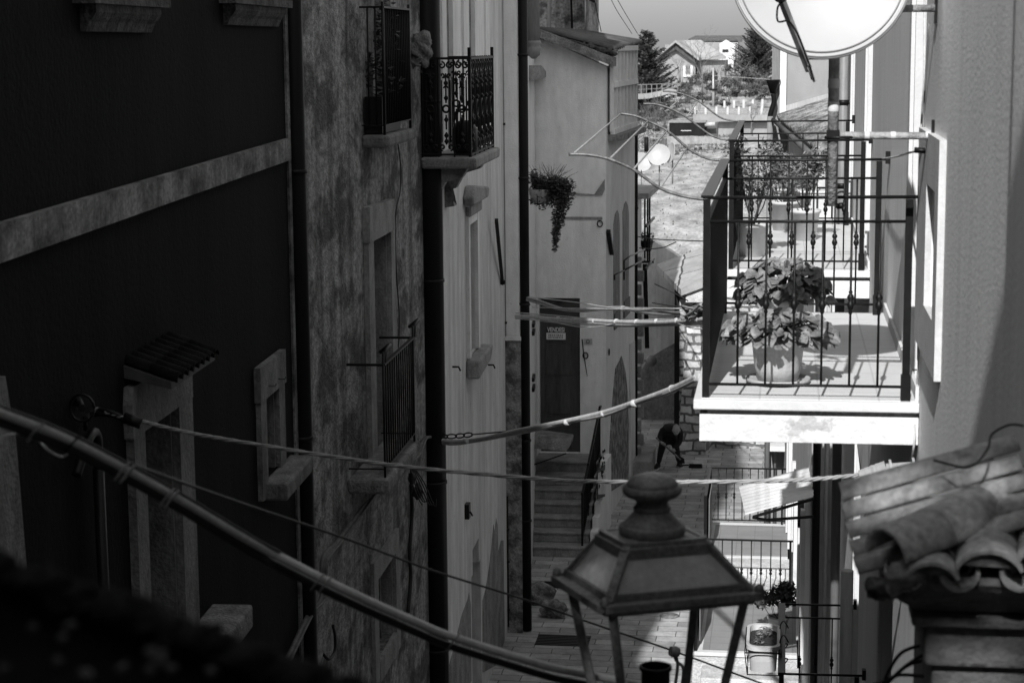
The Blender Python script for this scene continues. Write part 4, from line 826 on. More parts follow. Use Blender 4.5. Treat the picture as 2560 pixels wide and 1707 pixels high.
W_ = Wall((S(1862, 160, 290).x, 290), (S(1903, 160, 290).x, 290)); f = MB(); a0, z0 = W_.h(1862, 172); a1, z1 = W_.h(1903, 139); ca = W_.h(1885, 160)[0]; holes_wall(f, W_, a0, a1, z0, z1, [(ca-.7, ca+.7, z0, W_.h(1885, 148)[1])], 1.5); f.build('wall', M['white_peel'], h3)
f = MB(); f.wbox(W_, ca-.7, ca+.7, z0, W_.h(1885, 148)[1], -1.2, -1.0); f.build('door', M['glass_dark'], h3)
f = MB(); 
gp = MB().box(S(1820, 150, 288).x, S(1834, 150, 288).x, 288, 288.8, S(1820, 172, 288).z, S(1820, 139, 288).z); gp.box(S(1819, 150, 288).x, S(1835, 150, 288).x, 287.9, 288.9, S(1820, 139, 288).z, S(1820, 137, 288).z); tag(gp.build('gate_pillar', M['white_peel']), 'short pale gate pillar standing among bushes on the hill', 'pillar')
# shrubs on the slope: individual bushes
bush_specs = [(1600, 235, 245, 12, 9), (1640, 215, 262, 14, 9), (1665, 205, 270, 20, 8), (1700, 232, 255, 26, 10), (1725, 215, 270, 26, 9), (1745, 200, 282, 24, 11), (1760, 190, 290, 30, 12), (1775, 218, 268, 30, 12), (1800, 200, 280, 34, 15), (1815, 232, 262, 30, 12), (1838, 205, 276, 34, 18), (1850, 180, 286, 40, 16), (1862, 225, 264, 32, 15), (1885, 200, 276, 40, 18), (1900, 180, 284, 30, 16), (1900, 235, 260, 32, 12), (1735, 240, 250, 30, 9), (1770, 245, 250, 30, 9), (1800, 255, 245, 26, 8), (1700, 255, 235, 30, 7), (1650, 262, 220, 30, 8), (1625, 285, 200, 28, 8), (1670, 290, 195, 30, 8), (1715, 280, 205, 30, 8), (1630, 300, 185, 26, 7), (1612, 318, 172, 18, 6), (1648, 322, 168, 16, 6), (1920, 215, 270, 34, 16)]
f = MB(); r = random.Random(77)
for k, (x, y, d, wpx, hpx) in enumerate(bush_specs):
    c = aY(x, y, d); rx = wpx/F*d*1.1; rz = hpx/F*d*1.1
    for q in range(9):
        cc = c+V((r.uniform(-rx, rx)*.8, r.uniform(-2, 2), r.uniform(-rz, rz)*.8)); s_ = r.uniform(.5, 1.25); leaves(f, cc, (rx*.3*s_, rx*.3*s_, rz*.42*s_), 75, .2*d/260, r, flat=.9)
    for q in range(26):
        o = c+V((r.uniform(-rx, rx), r.uniform(-1, 1), r.uniform(-rz*.3, rz*.7))); f.tube([o, o+V((r.uniform(-.5, .5), 0, r.uniform(.6, 1.6)))], [.03, .012], 3, False)
struct(f.build('hillside_scrub', M['bush'], org=(0, 250, 0)), 'stuff')
for k, (x, d, h, sp, s, lb) in enumerate(((1757, 272, 12., 1.15, 4, 'tall bare tree in front of the gabled house roof'), (1700, 285, 6, 1.1, 6, 'small bare tree against the pale gabled house wall'), (1790, 262, 9, 1.1, 9, 'bare spreading tree behind the utility pole'), (1838, 290, 7.5, 1., 12, 'bare branching tree beside the white pediment house'), (1878, 205, 3.6, 1., 15, 'little leafless tree in front of the white retaining wall'), (1640, 262, 6, 1.2, 18, 'bare tree at the foot of the tall dark conifer'))):
    bare_tree(at(x, d) if k != 4 else aY(1878, 335, 205), h, sp, lb, s, 5, .12 if k != 4 else .08, fuzz=0)
# utility pole
p = aY(1783, 282, 240); t = thing('utility_pole', p, 'thin grey utility pole standing behind the white terrace posts', 'pole'); MB().tube([p, aY(1783, 170, 240)], [.16, .1], 8).build('shaft', M['galv'], t)
q = aY(1783, 222, 240); MB().box(q.x-.5, q.x+.5, 239.7, 240, q.z-.25, q.z).build('junction_box', M['pipe_dark'], t)
tag(MB().tube([aY(1783, 190, 240), aY(1850, 194, 243), aY(1925, 199, 246)], .035, 4).build('overhead_wire', M['pipe_pale']), 'pale wire strung from the utility pole across the hillside', 'wire')
# pale walls, terrace with posts
f = MB(); pts = [(1588, 236), (1620, 234), (1650, 228), (1672, 222), (1692, 226)]; d_ = 225
for (x0, y0), (x1, y1) in zip(pts, pts[1:]): f.prism([aY(x0, y0, d_), aY(x1, y1, d_), aY(x1, y1+13, d_), aY(x0, y0+13, d_)], [p_+V((0, 1, 0)) for p_ in (aY(x0, y0, d_), aY(x1, y1, d_), aY(x1, y1+13, d_), aY(x0, y0+13, d_))])
tag(f.build('roadside_wall', M['far_wall']), 'low pale wall below the mesh fence and the dark conifer', 'wall')
f = MB()
for k in range(9): x = 1590+k*13; f.tube([aY(x, 237-k*1., 226), aY(x, 212, 226)], .05, 4)
f.tube([aY(1590, 213, 226), aY(1694, 209, 226)], .04, 4); f.tube([aY(1590, 225, 226), aY(1694, 219, 226)], .03, 4); tag(f.build('mesh_fence', M['pipe_gray']), 'thin wire fence on top of the low pale roadside wall', 'fence')
tw = thing('retaining_wall', aY(1830, 303, 205), 'long white retaining wall carrying the terrace of white posts', 'wall')
f = MB(); f.prism([aY(x, y, 205) for x, y in ((1733, 286), (1935, 288), (1935, 305), (1733, 304))], [aY(x, y, 205)+V((0, 22, 0)) for x, y in ((1733, 286), (1935, 288), (1935, 305), (1733, 304))]); f.build('parapet', M['far_wall'], tw)
f = MB(); f.prism([aY(x, y, 206) for x, y in ((1797, 304), (1935, 304), (1935, 345), (1788, 342))], [aY(x, y, 206)+V((0, 8, 0)) for x, y in ((1797, 304), (1935, 304), (1935, 345), (1788, 342))]); f.build('face', M['far_wall'], tw)
M['far_post'] = mat('weathered_white_post', .4, .5, 3, 1)
ORD = ['leftmost', 'second from left', 'third from left', 'fourth from left', 'fifth from left', 'sixth from left', 'seventh, rightmost']
for row, d_, xs_ in ((0, 205.5, [1737, 1764, 1791, 1819, 1847, 1875, 1904]), (1, 226, [1811, 1835, 1859, 1882, 1906])):
    for x in xs_:
        y0 = 286 if not row else 268-(x-1811)*.04; y1 = y0-19+ (3 if row else 0); a = aY(x-2.6, y0, d_); b = aY(x+2.6, y1, d_); tag(MB().box(a.x, b.x, d_, d_+.25, a.z-.3, b.z).build('white_post', M['far_post']), ORD[xs_.index(x)]+(' of the seven short white posts along the front edge of the terrace' if not row else ' of the five short white posts along the back edge of the terrace'), 'post', 'white terrace posts, front row' if not row else 'white terrace posts, back row')
f = MB()
for y in (276, 281): f.tube([aY(1737, y, 205.6), aY(1906, y+1, 205.6)], .035, 4)
tag(f.build('terrace_rail', M['pipe_pale']), 'double thin rail running between the front white terrace posts', 'rail')
f = MB(); a = aY(1875, 272, 222); f.box(a.x, a.x+.75, 222, 222.6, a.z, a.z+.55); tag(f.build('waste_bin', M['pipe_gray'], bevel=.05), 'grey box bin standing on the white terrace', 'bin')
# dark container
ct = thing('dark_container', aY(1730, 341, 160), 'long dark container with a pale stripe below the white terrace', 'container')
f = MB(); a = aY(1673, 341, 160); b = aY(1762, 307, 160); f.box(a.x, b.x, 160, 162.4, a.z, b.z); f.build('body', M['pipe_dark'], ct, bevel=.03)
f = MB(); f.box(a.x-.1, b.x+.1, 159.9, 162.5, b.z, b.z+.12); f.build('lid', M['pipe_gray'], ct)
q = aY(1702, 328, 159.9); f = MB(); f.box(q.x, q.x+.85, 159.93, 159.98, q.z, q.z+.05); f.build('stripe', M['white'], ct)
f = MB(); a = aY(1764, 341, 161); b = aY(1794, 309, 161); f.box(a.x, b.x, 161, 163, a.z, b.z); cc_ = f.build('dark_cabinet', M['far_dark'], bevel=.03); tag(cc_, 'dark cabinet with a pale drum beside the long container', 'cabinet')
f = MB(); a = aY(1762, 312, 160.2); f.tube([a, a+V((.85, 0, .05))], .18, 12); tag(f.build('pale_drum', M['pipe_pale']), 'pale horizontal drum on top of the dark cabinet', 'drum')
f = MB(); f.prism([aY(x, y, 140) for x, y in ((1668, 342), (1730, 341), (1830, 346), (1830, 358), (1668, 362))], [aY(x, y, 140)+V((0, .6, 0)) for x, y in ((1668, 342), (1730, 341), (1830, 346), (1830, 358), (1668, 362))]); tag(f.build('garden_wall', M['stone_trim']), 'low crumbling pale garden wall between meadow and container', 'wall')
# loose stones and tufts in the meadow
f = MB(); r = random.Random(9)
for k in range(500):
    y = r.uniform(62, 135); x = r.uniform(-.2, .05)*y*.42-.5; z = terr_z(x, y); s = r.uniform(.015, .05); a = r.uniform(0, 3.14); f.add([(x-s, y, z-.02), (x, y, z+s*2.1), (x+s, y+.02, z-.02), (x+s*.3, y+.02, z+s*1.2)], [(0, 1, 3), (0, 3, 2)])
for k in range(1600):
    y = r.uniform(135, 215); x = aY(r.uniform(1590, 1840), 300, y).x; z = terr_z(x, y); s = r.uniform(.04, .14); f.add([(x-s, y, z-.05), (x+r.uniform(-s, s), y, z+s*1.8), (x+s, y+.02, z-.05)], [(0, 1, 2)])
struct(f.build('meadow_tufts', M['bush'], org=(0, 60, 0)), 'stuff')
# sky wires
tag(MB().tube(tri([aY(1528, 0, 60), aY(1545, 32, 62), aY(1580, 85, 66)]), .012, 4).build('overhead_wire', M['pipe_dark']), 'thin wire crossing the sky left of the conifer, the lower of two', 'wire')
tag(MB().tube(tri([aY(1541, -5, 60), aY(1562, 32, 62), aY(1594, 85, 66)]), .012, 4).build('overhead_wire', M['pipe_dark']), 'thin wire crossing the sky left of the conifer, the upper of two', 'wire')
t = thing('roof_aerial', aY(1464, 80, 41), 'thin aerial mast with stay wire on the corrugated roof', 'aerial')
MB().tube([aY(1464, 80, 41), aY(1464, -30, 41)], .02, 5).build('mast', M['galv'], t)
MB().tube([aY(1486, 0, 41), aY(1503, 80, 41)], .008, 4).build('stay_wire', M['iron'], t); MB().bar(aY(1464, -6, 41), aY(1488, 6, 41), .12, .05).build('reflector', M['iron'], t)
# ================================================================ RIGHT HAND HOUSES
XR = .7
WR = Wall((XR, -1), (XR, 22.2), flip=True)       # s = Y+1
r1 = thing('right_house', (XR+1, 10, 0), 'sunlit grey rendered house on the right carrying the iron balconies', 'house')
zf = E(-1.795)                                    # balcony floor
d1 = (9.93+1, 10.75+1, zf+.0, zf+2.75); d2 = (15.75+1, 16.65+1, zf, zf+2.6); d3 = (19.6+1, 20.2+1, zf, zf+2.4)
wi = [WR.h(2350, 640)[0], WR.h(2328, 640)[0], 0, 0]; wi[2] = WR.h(2340, 790)[1]; wi[3] = WR.h(2335, 462)[1]
e1 = (11.6+1, 12.8+1, E(-5.9), E(-3.4)); e2 = (16.4+1, 17.4+1, E(-5.9), E(-3.6)); e3 = (8.7+1, 9.6+1, E(-6), E(-3.9))
mb = MB(); holes_wall(mb, WR, 0, WR.len, 0, E(4.2), [d1, d2, d3, tuple([min(wi[:2]), max(wi[:2]), wi[2], wi[3]]), e1, e2, e3], .5); mb.wbox(WR, 0, WR.len, 0, E(4.2), -6, -.55); mb.build('wall', M['right_plaster'], r1)
mb = MB(); mb.wbox(WR, -.2, WR.len+.2, E(4.2), E(4.4), -6, .25); mb.build('roof', M['old_tile'], r1)
for k, d_ in enumerate((d1, d2, d3, e1, e2, e3)):
    o = MB().wbox(WR, d_[0]+.01, d_[1]-.01, d_[2]+.01, d_[3]-.01, -.46, -.4).build('balcony_door', M['wood_dark'], r1)
    f = MB(); f.wbox(WR, d_[1]-.05, d_[1]-.002, d_[2]+.01, d_[3]-.002, -.39, .0); f.wbox(WR, d_[1], d_[1]+.16, d_[2], d_[3]+.1, 0, .02); f.build('door_reveal', M['white'], o)
# window with raised surround
sA, zt_ = WR.h(2367, 351); sB, _ = WR.h(2326, 326); _, zb_ = WR.h(2347, 944)
w0, w1_ = min(wi[:2]), max(wi[:2])
o = MB().wbox(WR, w0+.01, w1_-.01, wi[2]+.01, wi[3]-.01, -.3, -.26).build('window', M['white'], r1)
f = MB(); lo, hi = min(sA, sB), max(sA, sB)
f.wbox(WR, lo, w0, zb_, zt_, 0, .03); f.wbox(WR, w1_, hi+.35, zb_, zt_, 0, .03); f.wbox(WR, w0, w1_, wi[3], zt_, 0, .03); f.wbox(WR, w0, w1_, zb_, wi[2], 0, .03); f.build('frame', M['surround'], o)
# near return of the wall, far right
f = MB(); xk = aX(2547, 0, .655).y; f.box(.655, 1.4, -1, 5.75, 0, E(3.5)); f.build('pier', M['right_plaster'], r1)
# ---- balconies
def right_balcony(Y0, Y1, xl, label_suffix, zf, nb, nside, rail=1.02, twist=True, slab=True, knob=True):
    rt = MB().box(xl-.06, XR-.002, Y0-.06, Y1, zf-.055, zf-.004).build('balcony', M['white'], r1, bevel=.006)
    MB().box(xl-.02, XR-.004, Y0-.02, Y1-.02, zf-.004, zf).build('balcony_floor', M['balc_floor'], rt)
    MB().box(xl-.03, XR-.003, Y0-.03, Y1-.03, zf-.225, zf-.085).build('fascia', M['white_peel'], rt, bevel=.004)
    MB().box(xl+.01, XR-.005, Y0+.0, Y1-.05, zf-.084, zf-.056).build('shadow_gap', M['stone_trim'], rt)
    # white skirting along the wall
    MB().box(XR-.02, XR-.003, Y0, Y1-.05, zf, zf+.07).build('skirting', M['white'], rt)
    xq = XR-.07; f = MB(); zt = zf+rail
    for y in (Y0, Y1-.12):
        f.box(xl-.018, xl+.018, y-.018, y+.018, zf, zt-.004); f.box(xq-.018, xq+.018, y-.018, y+.018, zf, zt-.004)
        f.box(xq-.024, xq+.024, y-.024, y+.024, zf, zf+.13)
        f.tube([(xl-.02, y, zt), (XR, y, zt+.008)], .0095, 6); f.tube([(xl, y, zt-.12), (xq, y, zt-.115)], .0085, 6); f.tube([(xl, y, zf+.068), (xq, y, zf+.068)], .008, 6)
        f.box(XR-.03, XR-.001, y-.03, y+.03, zt-.02, zt+.06)
    f.box(xl-.03, xl+.03, Y0-.01, Y1-.12, zt+.003, zt+.013)
    f.box(xl-.012, xl+.012, Y0, Y1-.12, zt-.135, zt-.11); f.box(xl-.012, xl+.012, Y0, Y1-.12, zf+.06, zf+.08)
    f.build('railing_frame', M['iron'], rt)
    def bal(x, y):
        f = MB(); za, zb = zf+.068, zt-.12; zk = zf+.495; f.tube([(x, y, za), (x, y, zb)], .0068, 6)
        if knob: f.lathe((x, y, zk-.06), [(.007, 0), (.011, .01), (.007, .02), (.013, .028), (.019, .045), (.013, .062), (.009, .066), (.019, .085), (.012, .1), (.007, .104), (.011, .112), (.007, .12)], 8)
        f.build('baluster', M['iron'], rt)
    for k in range(nb): bal(xl+.09+(xq-xl-.16)*(k+.5)/nb*1.0, Y0)
    for k in range(nb): bal(xl+.09+(xq-xl-.16)*(k+.5)/nb*1.0, Y1-.12)
    for k in range(1, nside):
        y = Y0+(Y1-.12-Y0)*k/nside; MB().box(xl-.014, xl+.014, y-.006, y+.006, zf+.068, zt-.12).build('baluster', M['iron'], rt)
    return rt
right_balcony(9.8, 13.05, -.375, '', zf, 6, 44)
right_balcony(15.5, 19.45, -.4, '', zf, 6, 44)
zl3 = E(-5.95); right_balcony(14.85, 16.9, .045, '', zl3, 3, 12)
# small landing seen beyond the second balcony
# ---- clothes line arms
def arm_rack(pa, ya_, pb, yb_, ties, label):
    t = thing('clothes_rack', aY(*pa[-1], ya_), label, 'drying rack', 'arched racks reaching out from the balconies')
    A = tri([aY(x, y, ya_) for x, y in pa], 5); B = tri([aY(x, y, yb_) for x, y in pb], 5)
    MB().tube(A, .0085, 7).build('arm', M['galv_dark'], t); MB().tube(B, .0085, 7).build('arm', M['galv_dark'], t)
    for (p, q) in ties: MB().tube([aY(*p, ya_), aY(*q, yb_)], .0055, 5).build('line_rod', M['galv'], t)
M['galv_dark'] = mat('weathered_arm_metal', .05, .16, 30, 1, rough=.4, bump=.1, spec=.5)
arm_rack([(1422, 386), (1466, 387), (1520, 397), (1580, 422), (1619, 449), (1651, 471), (1698, 488), (1746, 497), (1770, 497)], 9.8,
         [(1550, 284), (1587, 290), (1620, 303), (1668, 327), (1718, 370), (1746, 387), (1778, 399), (1822, 402)], 12.93,
         [((1432, 386), (1552, 285)), ((1524, 398), (1620, 303)), ((1583, 424), (1668, 327)), ((1650, 470), (1718, 370))], 'larger near pair of arched rods with cross bars reaching left from the front balcony')
arm_rack([(1608, 260), (1638, 261), (1673, 271), (1711, 290), (1743, 314), (1772, 335), (1800, 347), (1835, 352)], 15.5,
         [(1657, 228), (1682, 230), (1711, 237), (1746, 253), (1783, 282), (1810, 298), (1848, 304), (1858, 305)], 19.33,
         [((1673, 272), (1711, 237)), ((1716, 293), (1746, 253))], 'smaller far pair of arched rods reaching left from the second balcony')
# ---- plants on balconies
def heart_leaf(mb, c, d, up, L_, r):
    d = d.normalized(); s = d.cross(up).normalized(); n = s.cross(d)
    o = [(0, 0, 0), (.12, .36, .06), (.4, .5, .02), (.72, .36, -.1), (1.05, 0, -.3), (.72, -.36, -.1), (.4, -.5, .02), (.12, -.36, .06), (.4, 0, -.07), (.72, 0, -.16)]
    P = [c+d*(a*L_)+s*(b*L_)+n*(z*L_) for a, b, z in o]
    mb.add(P, [(0, 8, 2, 1), (8, 9, 3, 2), (9, 4, 3), (0, 7, 6, 8), (8, 6, 5, 9), (9, 5, 4)], True)
def bigleaf_pot(px, pbot, rpot, hpot, nleaf, L_, label, seed, rad, potm='pot', zz=None):
    p = aZ(px, pbot, zf if zz is None else zz); p.z += 0; r = random.Random(seed); t = thing('potted_plant', p, label, 'potted plant')
    MB().lathe(p+V((0, 0, .002)), [(rpot*.95, 0), (rpot*1.22, .012), (rpot*1.26, .03), (rpot*1.2, .03), (rpot*1.1, .016)], 28).build('saucer', M['pot'], t)
    MB().lathe(p+V((0, 0, .02)), [(rpot*.78, 0), (rpot*.9, hpot*.3), (rpot, hpot*.85), (rpot*1.04, hpot*.86), (rpot*1.06, hpot), (rpot*.98, hpot), (rpot*.95, hpot*.9)], 32).build('pot', M[potm], t)
    f = MB(); st_ = MB(); c = p+V((0, 0, hpot+rad[2]*.35))
    for k in range(nleaf):
        a = r.uniform(0, 6.283); u = r.uniform(-.35, 1); q = math.sqrt(max(0, 1-u*u)) if u > 0 else 1; rr = r.uniform(.75, 1.05)
        pos = c+V((math.cos(a)*rad[0]*q*rr, math.sin(a)*rad[1]*q*rr, u*rad[2]*rr)); out = V((math.cos(a)*q, math.sin(a)*q-.3, -.3+.3*u+r.uniform(-.5, .4))); heart_leaf(f, pos-out.normalized()*L_*.3, out, V((math.cos(a)*.5*q+r.gauss(0, .45), math.sin(a)*.5*q-.3+r.gauss(0, .45), 1)), L_*r.uniform(.75, 1.2), r)
        if k % 3 == 0: st_.tube([p+V((0, 0, hpot*.9)), c+(pos-c)*.5, pos], .0035, 4, False)
    f.build('foliage', M['leaf'], t); st_.build('stems', M['leaf_dark'], t); return t
bigleaf_pot(1944, 957, .138, .235, 260, .068, 'broad-leaved plant in a rounded pot nearest the front railing of the balcony', 11, (.28, .24, .11))
bigleaf_pot(1955, 853, .13, .25, 300, .07, 'broad-leaved plant in the second pot, behind the rounded pot on the balcony', 12, (.27, .24, .18))
def bushy_pot(p, rpot, hpot, h, rad, n, size, label, seed, m='leaf_small', pm='pot', name='potted_plant'):
    r = random.Random(seed); t = thing(name, p, label, 'potted plant'); p = V(p)
    MB().lathe(p, [(rpot*.75, 0), (rpot, hpot*.9), (rpot*1.08, hpot*.9), (rpot*1.08, hpot), (rpot*.95, hpot), (rpot*.9, hpot*.9)], 20).build('pot', M[pm], t)
    f = MB(); s = MB()
    for k in range(9):
        a = r.uniform(0, 6.28); q = p+V((math.cos(a)*rad*r.uniform(.2, .9), math.sin(a)*rad*r.uniform(.2, .9), hpot+h*r.uniform(.35, 1))); s.tube([p+V((0, 0, hpot*.9)), p.lerp(q, .5)+V((0, 0, h*.1)), q], [.006, .005, .003], 4, False)
        leaves(f, q, (rad*.5, rad*.5, h*.22), n//9, size, r, .8)
    f.build('foliage', M[m], t); s.build('stems', M['leaf_dark'], t); return t
for k, (x, y, h, rd, lb) in enumerate(((1880, 640, .85, .26, 'tall leafy shrub in a pot at the railing corner of the second balcony'), (2010, 600, .75, .24, 'leafy shrub in a pale pot near the middle of the second balcony'), (1960, 575, .5, .2, 'bushy plant at the back of the second balcony'))):
    p = aZ(x, y, zf); bushy_pot(p, .14, .28, h*.75, rd, 900, .03, lb, 20+k, 'leaf', 'pot_pale')
p = aZ(2010, 560, zf); f = MB(); f.box(p.x-.3, p.x+.3, p.y, p.y+.25, zf, zf+.3); f.box(p.x-.32, p.x+.32, p.y-.02, p.y+.27, zf+.3, zf+.33); tag(f.build('planter_box', M['pot_pale'], bevel=.02), 'pale rectangular planter box on the second balcony', 'planter')
# ---- big satellite dish on its pole
cD = aY(2051, -62, 9.1); t = dish(cD, .395, (.06, -1, .28), .06, 'large white satellite dish mounted on the wall above the front balcony', nseg=72)
_a = V((.06, -1, .28)).normalized(); _u = _a.cross(V((0, 0, 1))).normalized(); _v = _u.cross(_a); _P = [cD+_a*.062+(_u*math.cos(k*math.pi/48)+_v*math.sin(k*math.pi/48))*.378 for k in range(97)]; MB().tube(_P, .0035, 6, False).build('rim_seam', M['pipe_gray'], t)
MB().tube([cD+_a*.066+(_u*math.cos(k*math.pi/48)+_v*math.sin(k*math.pi/48))*.398 for k in range(97)], .006, 8, False).build('rim_bead', M['dish'], t)
f = MB()
A = aY(2036, 205, 8.85); B_ = aY(1950, -10, 8.55); C_ = aY(2020, 160, 8.9); f.bar(aY(2022, 175, 8.87), B_, .022, .03); f.tube([A, aY(2020, 168, 8.83)], .006, 5); f.tube([aY(2031, 200, 8.84), aY(2015, 150, 8.83)], .006, 5)
f.build('feed_arm', M['galv'], t)
f = MB(); f.tube(tri([aY(1955, 5, 8.5), aY(1944, 20, 8.5), aY(1945, 54, 8.5), aY(1970, 53, 8.5), aY(1985, 70, 8.6), aY(2000, 100, 8.7), aY(2022, 160, 8.8), aY(2035, 200, 8.8)]), .0045, 5); f.build('feed_cable', M['pipe_dark'], t)
MB().lathe(aY(1950, -20, 8.5), [(.02, -.04), (.035, -.03), (.035, .04), (.02, .05)], 12, axis=V((.1, 1, -.4))).build('receiver', M['pipe_dark'], t)
f = MB(); q = aY(2030, 136, 8.97); f.box(q.x-.03, q.x+.03, 8.96, 9.02, q.z-.025, q.z+.015)
f.build('rim_bracket', M['pipe_dark'], t)
for x in (2012, 2068): c = aY(x, 79, 9.08); MB().lathe(c, [(.0, -.01), (.006, -.006), (.007, .02)], 8, axis=V((0, 1, 0))).build('bolt', M['galv'], t)
yp = 9.25; xp = aY(2083, 300, yp).x
MB().tube([(xp, yp, aY(2080, 515, yp).z), (xp+.0, yp, E(.55))], .0255, 16).build('mast', M['rust'], t)
f = MB(); z1 = aY(2200, 338, yp).z; z2 = aY(2280, 22, yp).z
f.tube([(xp-.0, yp, z1), (XR, yp, z1-.005)], .017, 12); f.build('wall_arm', M['rust'], t); MB().tube([(xp, yp, z2), (XR, yp, z2)], .017, 12).build('wall_arm', M['rust'], t)
for z in (z1, z2): MB().box(XR-.012, XR-.001, yp-.03, yp+.03, z-.07, z+.07).build('wall_plate', M['iron'], t)
f = MB()
f.box(xp-.03, xp+.03, yp-.032, yp+.032, z1-.025, z1+.025); f.tube([(xp-.04, yp-.03, z1-.01), (xp+.09, yp-.03, z1-.01)], .008, 6); f.build('clamp', M['iron'], t)
f = MB()
for z in (z1+.14, aY(2083, 205, yp).z): f.lathe((xp, yp, z-.03), [(.0262, 0), (.0272, .002), (.0272, .04), (.0262, .045)], 16)
for x in (.38, .5, .66): f.lathe((x, yp, z1-.002), [(.0175, 0), (.0185, .001), (.0185, .022), (.0175, .023)], 12, axis=V((1, 0, 0)))
f.build('tape', M['white'], t)
# cables on the right wall
def rw(x, y, o=.01): return WR.P(*WR.h(x, y, o), o)
tag(MB().tube(tri([rw(2311, 0), rw(2310, 200), rw(2304, 300), rw(2303, 420), rw(2316, 560), rw(2310, 640), rw(2300, 760), rw(2296, 905), rw(2289, 1010), rw(2285, 1110, .03), rw(2270, 1190, .03)]), .006, 6).build('wall_cable', M['light_cable']), 'pale cable running straight down the right wall past the balcony', 'cable')
tag(MB().tube(tri([rw(2322, 60), rw(2308, 300), rw(2300, 560), rw(2298, 700), rw(2294, 900)]), .004, 5).build('wall_cable', M['pipe_gray']), 'thin dark cable beside the pale one on the right wall', 'cable')
f = MB(); f.tube(tri([aY(2206, 397, 12.9), aY(2240, 392, 11), aY(2290, 378, 9.8), rw(2318, 378)]), .006, 6); tag(f.build('rail_cable', M['light_cable']), 'pale cable slung from the wall to the far end of the balcony rail', 'cable')
f = MB(); q = rw(2318, 378, .02); f.tube([q+V((-.06, 0, .005)), q+V((.01, 0, 0))], .014, 8); f.tube([q+V((0, 0, .06)), q+V((0, 0, -.07))], .01, 6); tag(f.build('cable_clamp', M['iron']), 'small black cable clamp on the wall below the dish arm', 'clamp')
# pipe between balconies
f = MB(); q = aY(2120, 300, 18.8); f.tube([(q.x, 20.4, E(4)), (q.x, 20.4, .1)], .05, 12)
pp = f.build('drainpipe', M['pipe_gray'], r1)
for y in (262, 470, 520): z = aY(2120, y, 20.4).z; MB().lathe((q.x, 20.4, z), [(.051, 0), (.06, 0), (.06, .05), (.051, .05)], 12).box(q.x, XR, 20.38, 20.42, z, z+.02).build('clamp', M['iron'], pp)
# dark downpipe beside wall below, grey pipe below
f = MB(); q = aY(2102, 1500, 15.2); f.tube([(XR-.12, 15.9, aY(2102, 1425, 15.9).z), (XR-.12, 15.9, .1)], .052, 12); pipe3 = f.build('drainpipe', M['pipe_pale'], r1)
# ---- R2: lower house continuing, wall bending left, with lean-to tile roof
R2a = (.42, 24.7); R2b = (.10, 36.4); WQ = Wall(R2a, R2b, flip=True)
r2h = thing('lower_right_house', (.8, 30, 0), 'lower house beyond the balconies with an old tiled lean-to roof', 'house')
ze = aY(2037, 375, 24.7).z
f = MB(); f.prism([V((x, y, 0)) for x, y in (R2a, (4, 24.7), (4, 36.4), R2b)], [V((x, y, ze-.05)) for x, y in (R2a, (4, 24.7), (4, 36.4), R2b)]); f.build('wall', M['render'], r2h)
f = MB(); c0 = aY(2040, 372, 24.5); c3 = aY(1941, 290, 36.3); c1 = c0+V((1.5, 0, .62)); c2 = aY(2080, 246, 36.3)
corr(f, c0, c3, c2, c1, 22, .05, .06); f.build('roof', M['old_tile'], r2h)
f = MB(); f.tube([c0+V((-.06, 0, -.07)), c3+V((-.06, 0, -.07))], .04, 8); f.build('gutter', M['far_dark'], r2h)
f = MB(); 
f.box(R2a[0]+.02, XR+.6, 24.5, 24.69, 0, ze-.3); f.build('front_pier', M['pale_plaster'], r2h)
f = MB(); q = aY(2041, 1200, 24.4); f.tube([(q.x, 24.3, aY(2041, 1100, 24.3).z+3.2), (q.x, 24.3, 0)], .05, 12); pd = f.build('drainpipe', M['pipe_dark'], r2h)
for dx, rr, mm in ((.12, .03, 'pipe_pale'), (.24, .05, 'pale_plaster2'), (.4, .05, 'pale_plaster')):
    MB().tube([(q.x+dx, 24.35, ze-.4), (q.x+dx, 24.35, 0)], rr, 10).build('drainpipe', M[mm], r2h)
q = aY(1998, 1230, 27); f = MB(); f.box(q.x-.02, q.x+.1, 26.8, 27, aY(1998, 1310, 27).z, aY(1998, 1220, 27).z); f.build('meter_box', M['iron'], r2h)
for k, (yy, zz0) in enumerate(((26.5, .7), (29.2, .55), (32, .9))):
    a = WQ.h(aY(2000, 1300, yy).x, 0)[0] if False else yy-24.7
    o = MB().wbox(WQ, a, a+.95, zz0, zz0+2.1, .0, .03).build('door', M['wood_dark'], r2h); f = MB(); f.wbox(WQ, a-.15, a, zz0, zz0+2.2, 0, .06); f.wbox(WQ, a+.95, a+1.1, zz0, zz0+2.2, 0, .06); f.build('frame', M['white'], o)
# ---- R3: tall grey wall facing us
r3 = thing('tall_grey_house', (.6, 37, 0), 'tall house with a blank light grey wall facing the camera above the lean-to roof', 'house')
Y3 = 36.5; x0 = aY(1927, 600, Y3).x
f = MB(); f.box(x0, 4, Y3, 43, 0, E(3.2)); f.build('wall', M['far_wall'], r3)
f = MB(); f.box(x0-.1, 4.1, Y3-.2, 43.2, E(3.2), E(3.4)); f.build('roof', M['old_tile'], r3)
f = MB(); a, b = aY(1950, 200, Y3).x, aY(1966, 200, Y3).x; f.box(a, b, Y3-.14, Y3-.002, aY(1950, 290, Y3).z, E(3)); f.build('corner_post', M['white'], r3)
f = MB(); a = aY(1929, 200, Y3).x; b = aY(1949, 200, Y3).x; 
for k in range(5): x = a+(b-a)*(k+.5)/5; f.box(x-.008, x+.008, Y3-.05, Y3-.002, aY(1940, 200, Y3).z, E(3))
f.build('cladding_rib', M['pipe_gray'], r3)
f = MB(); a, b = aY(1958, 200, Y3).x, aY(2075, 200, Y3).x
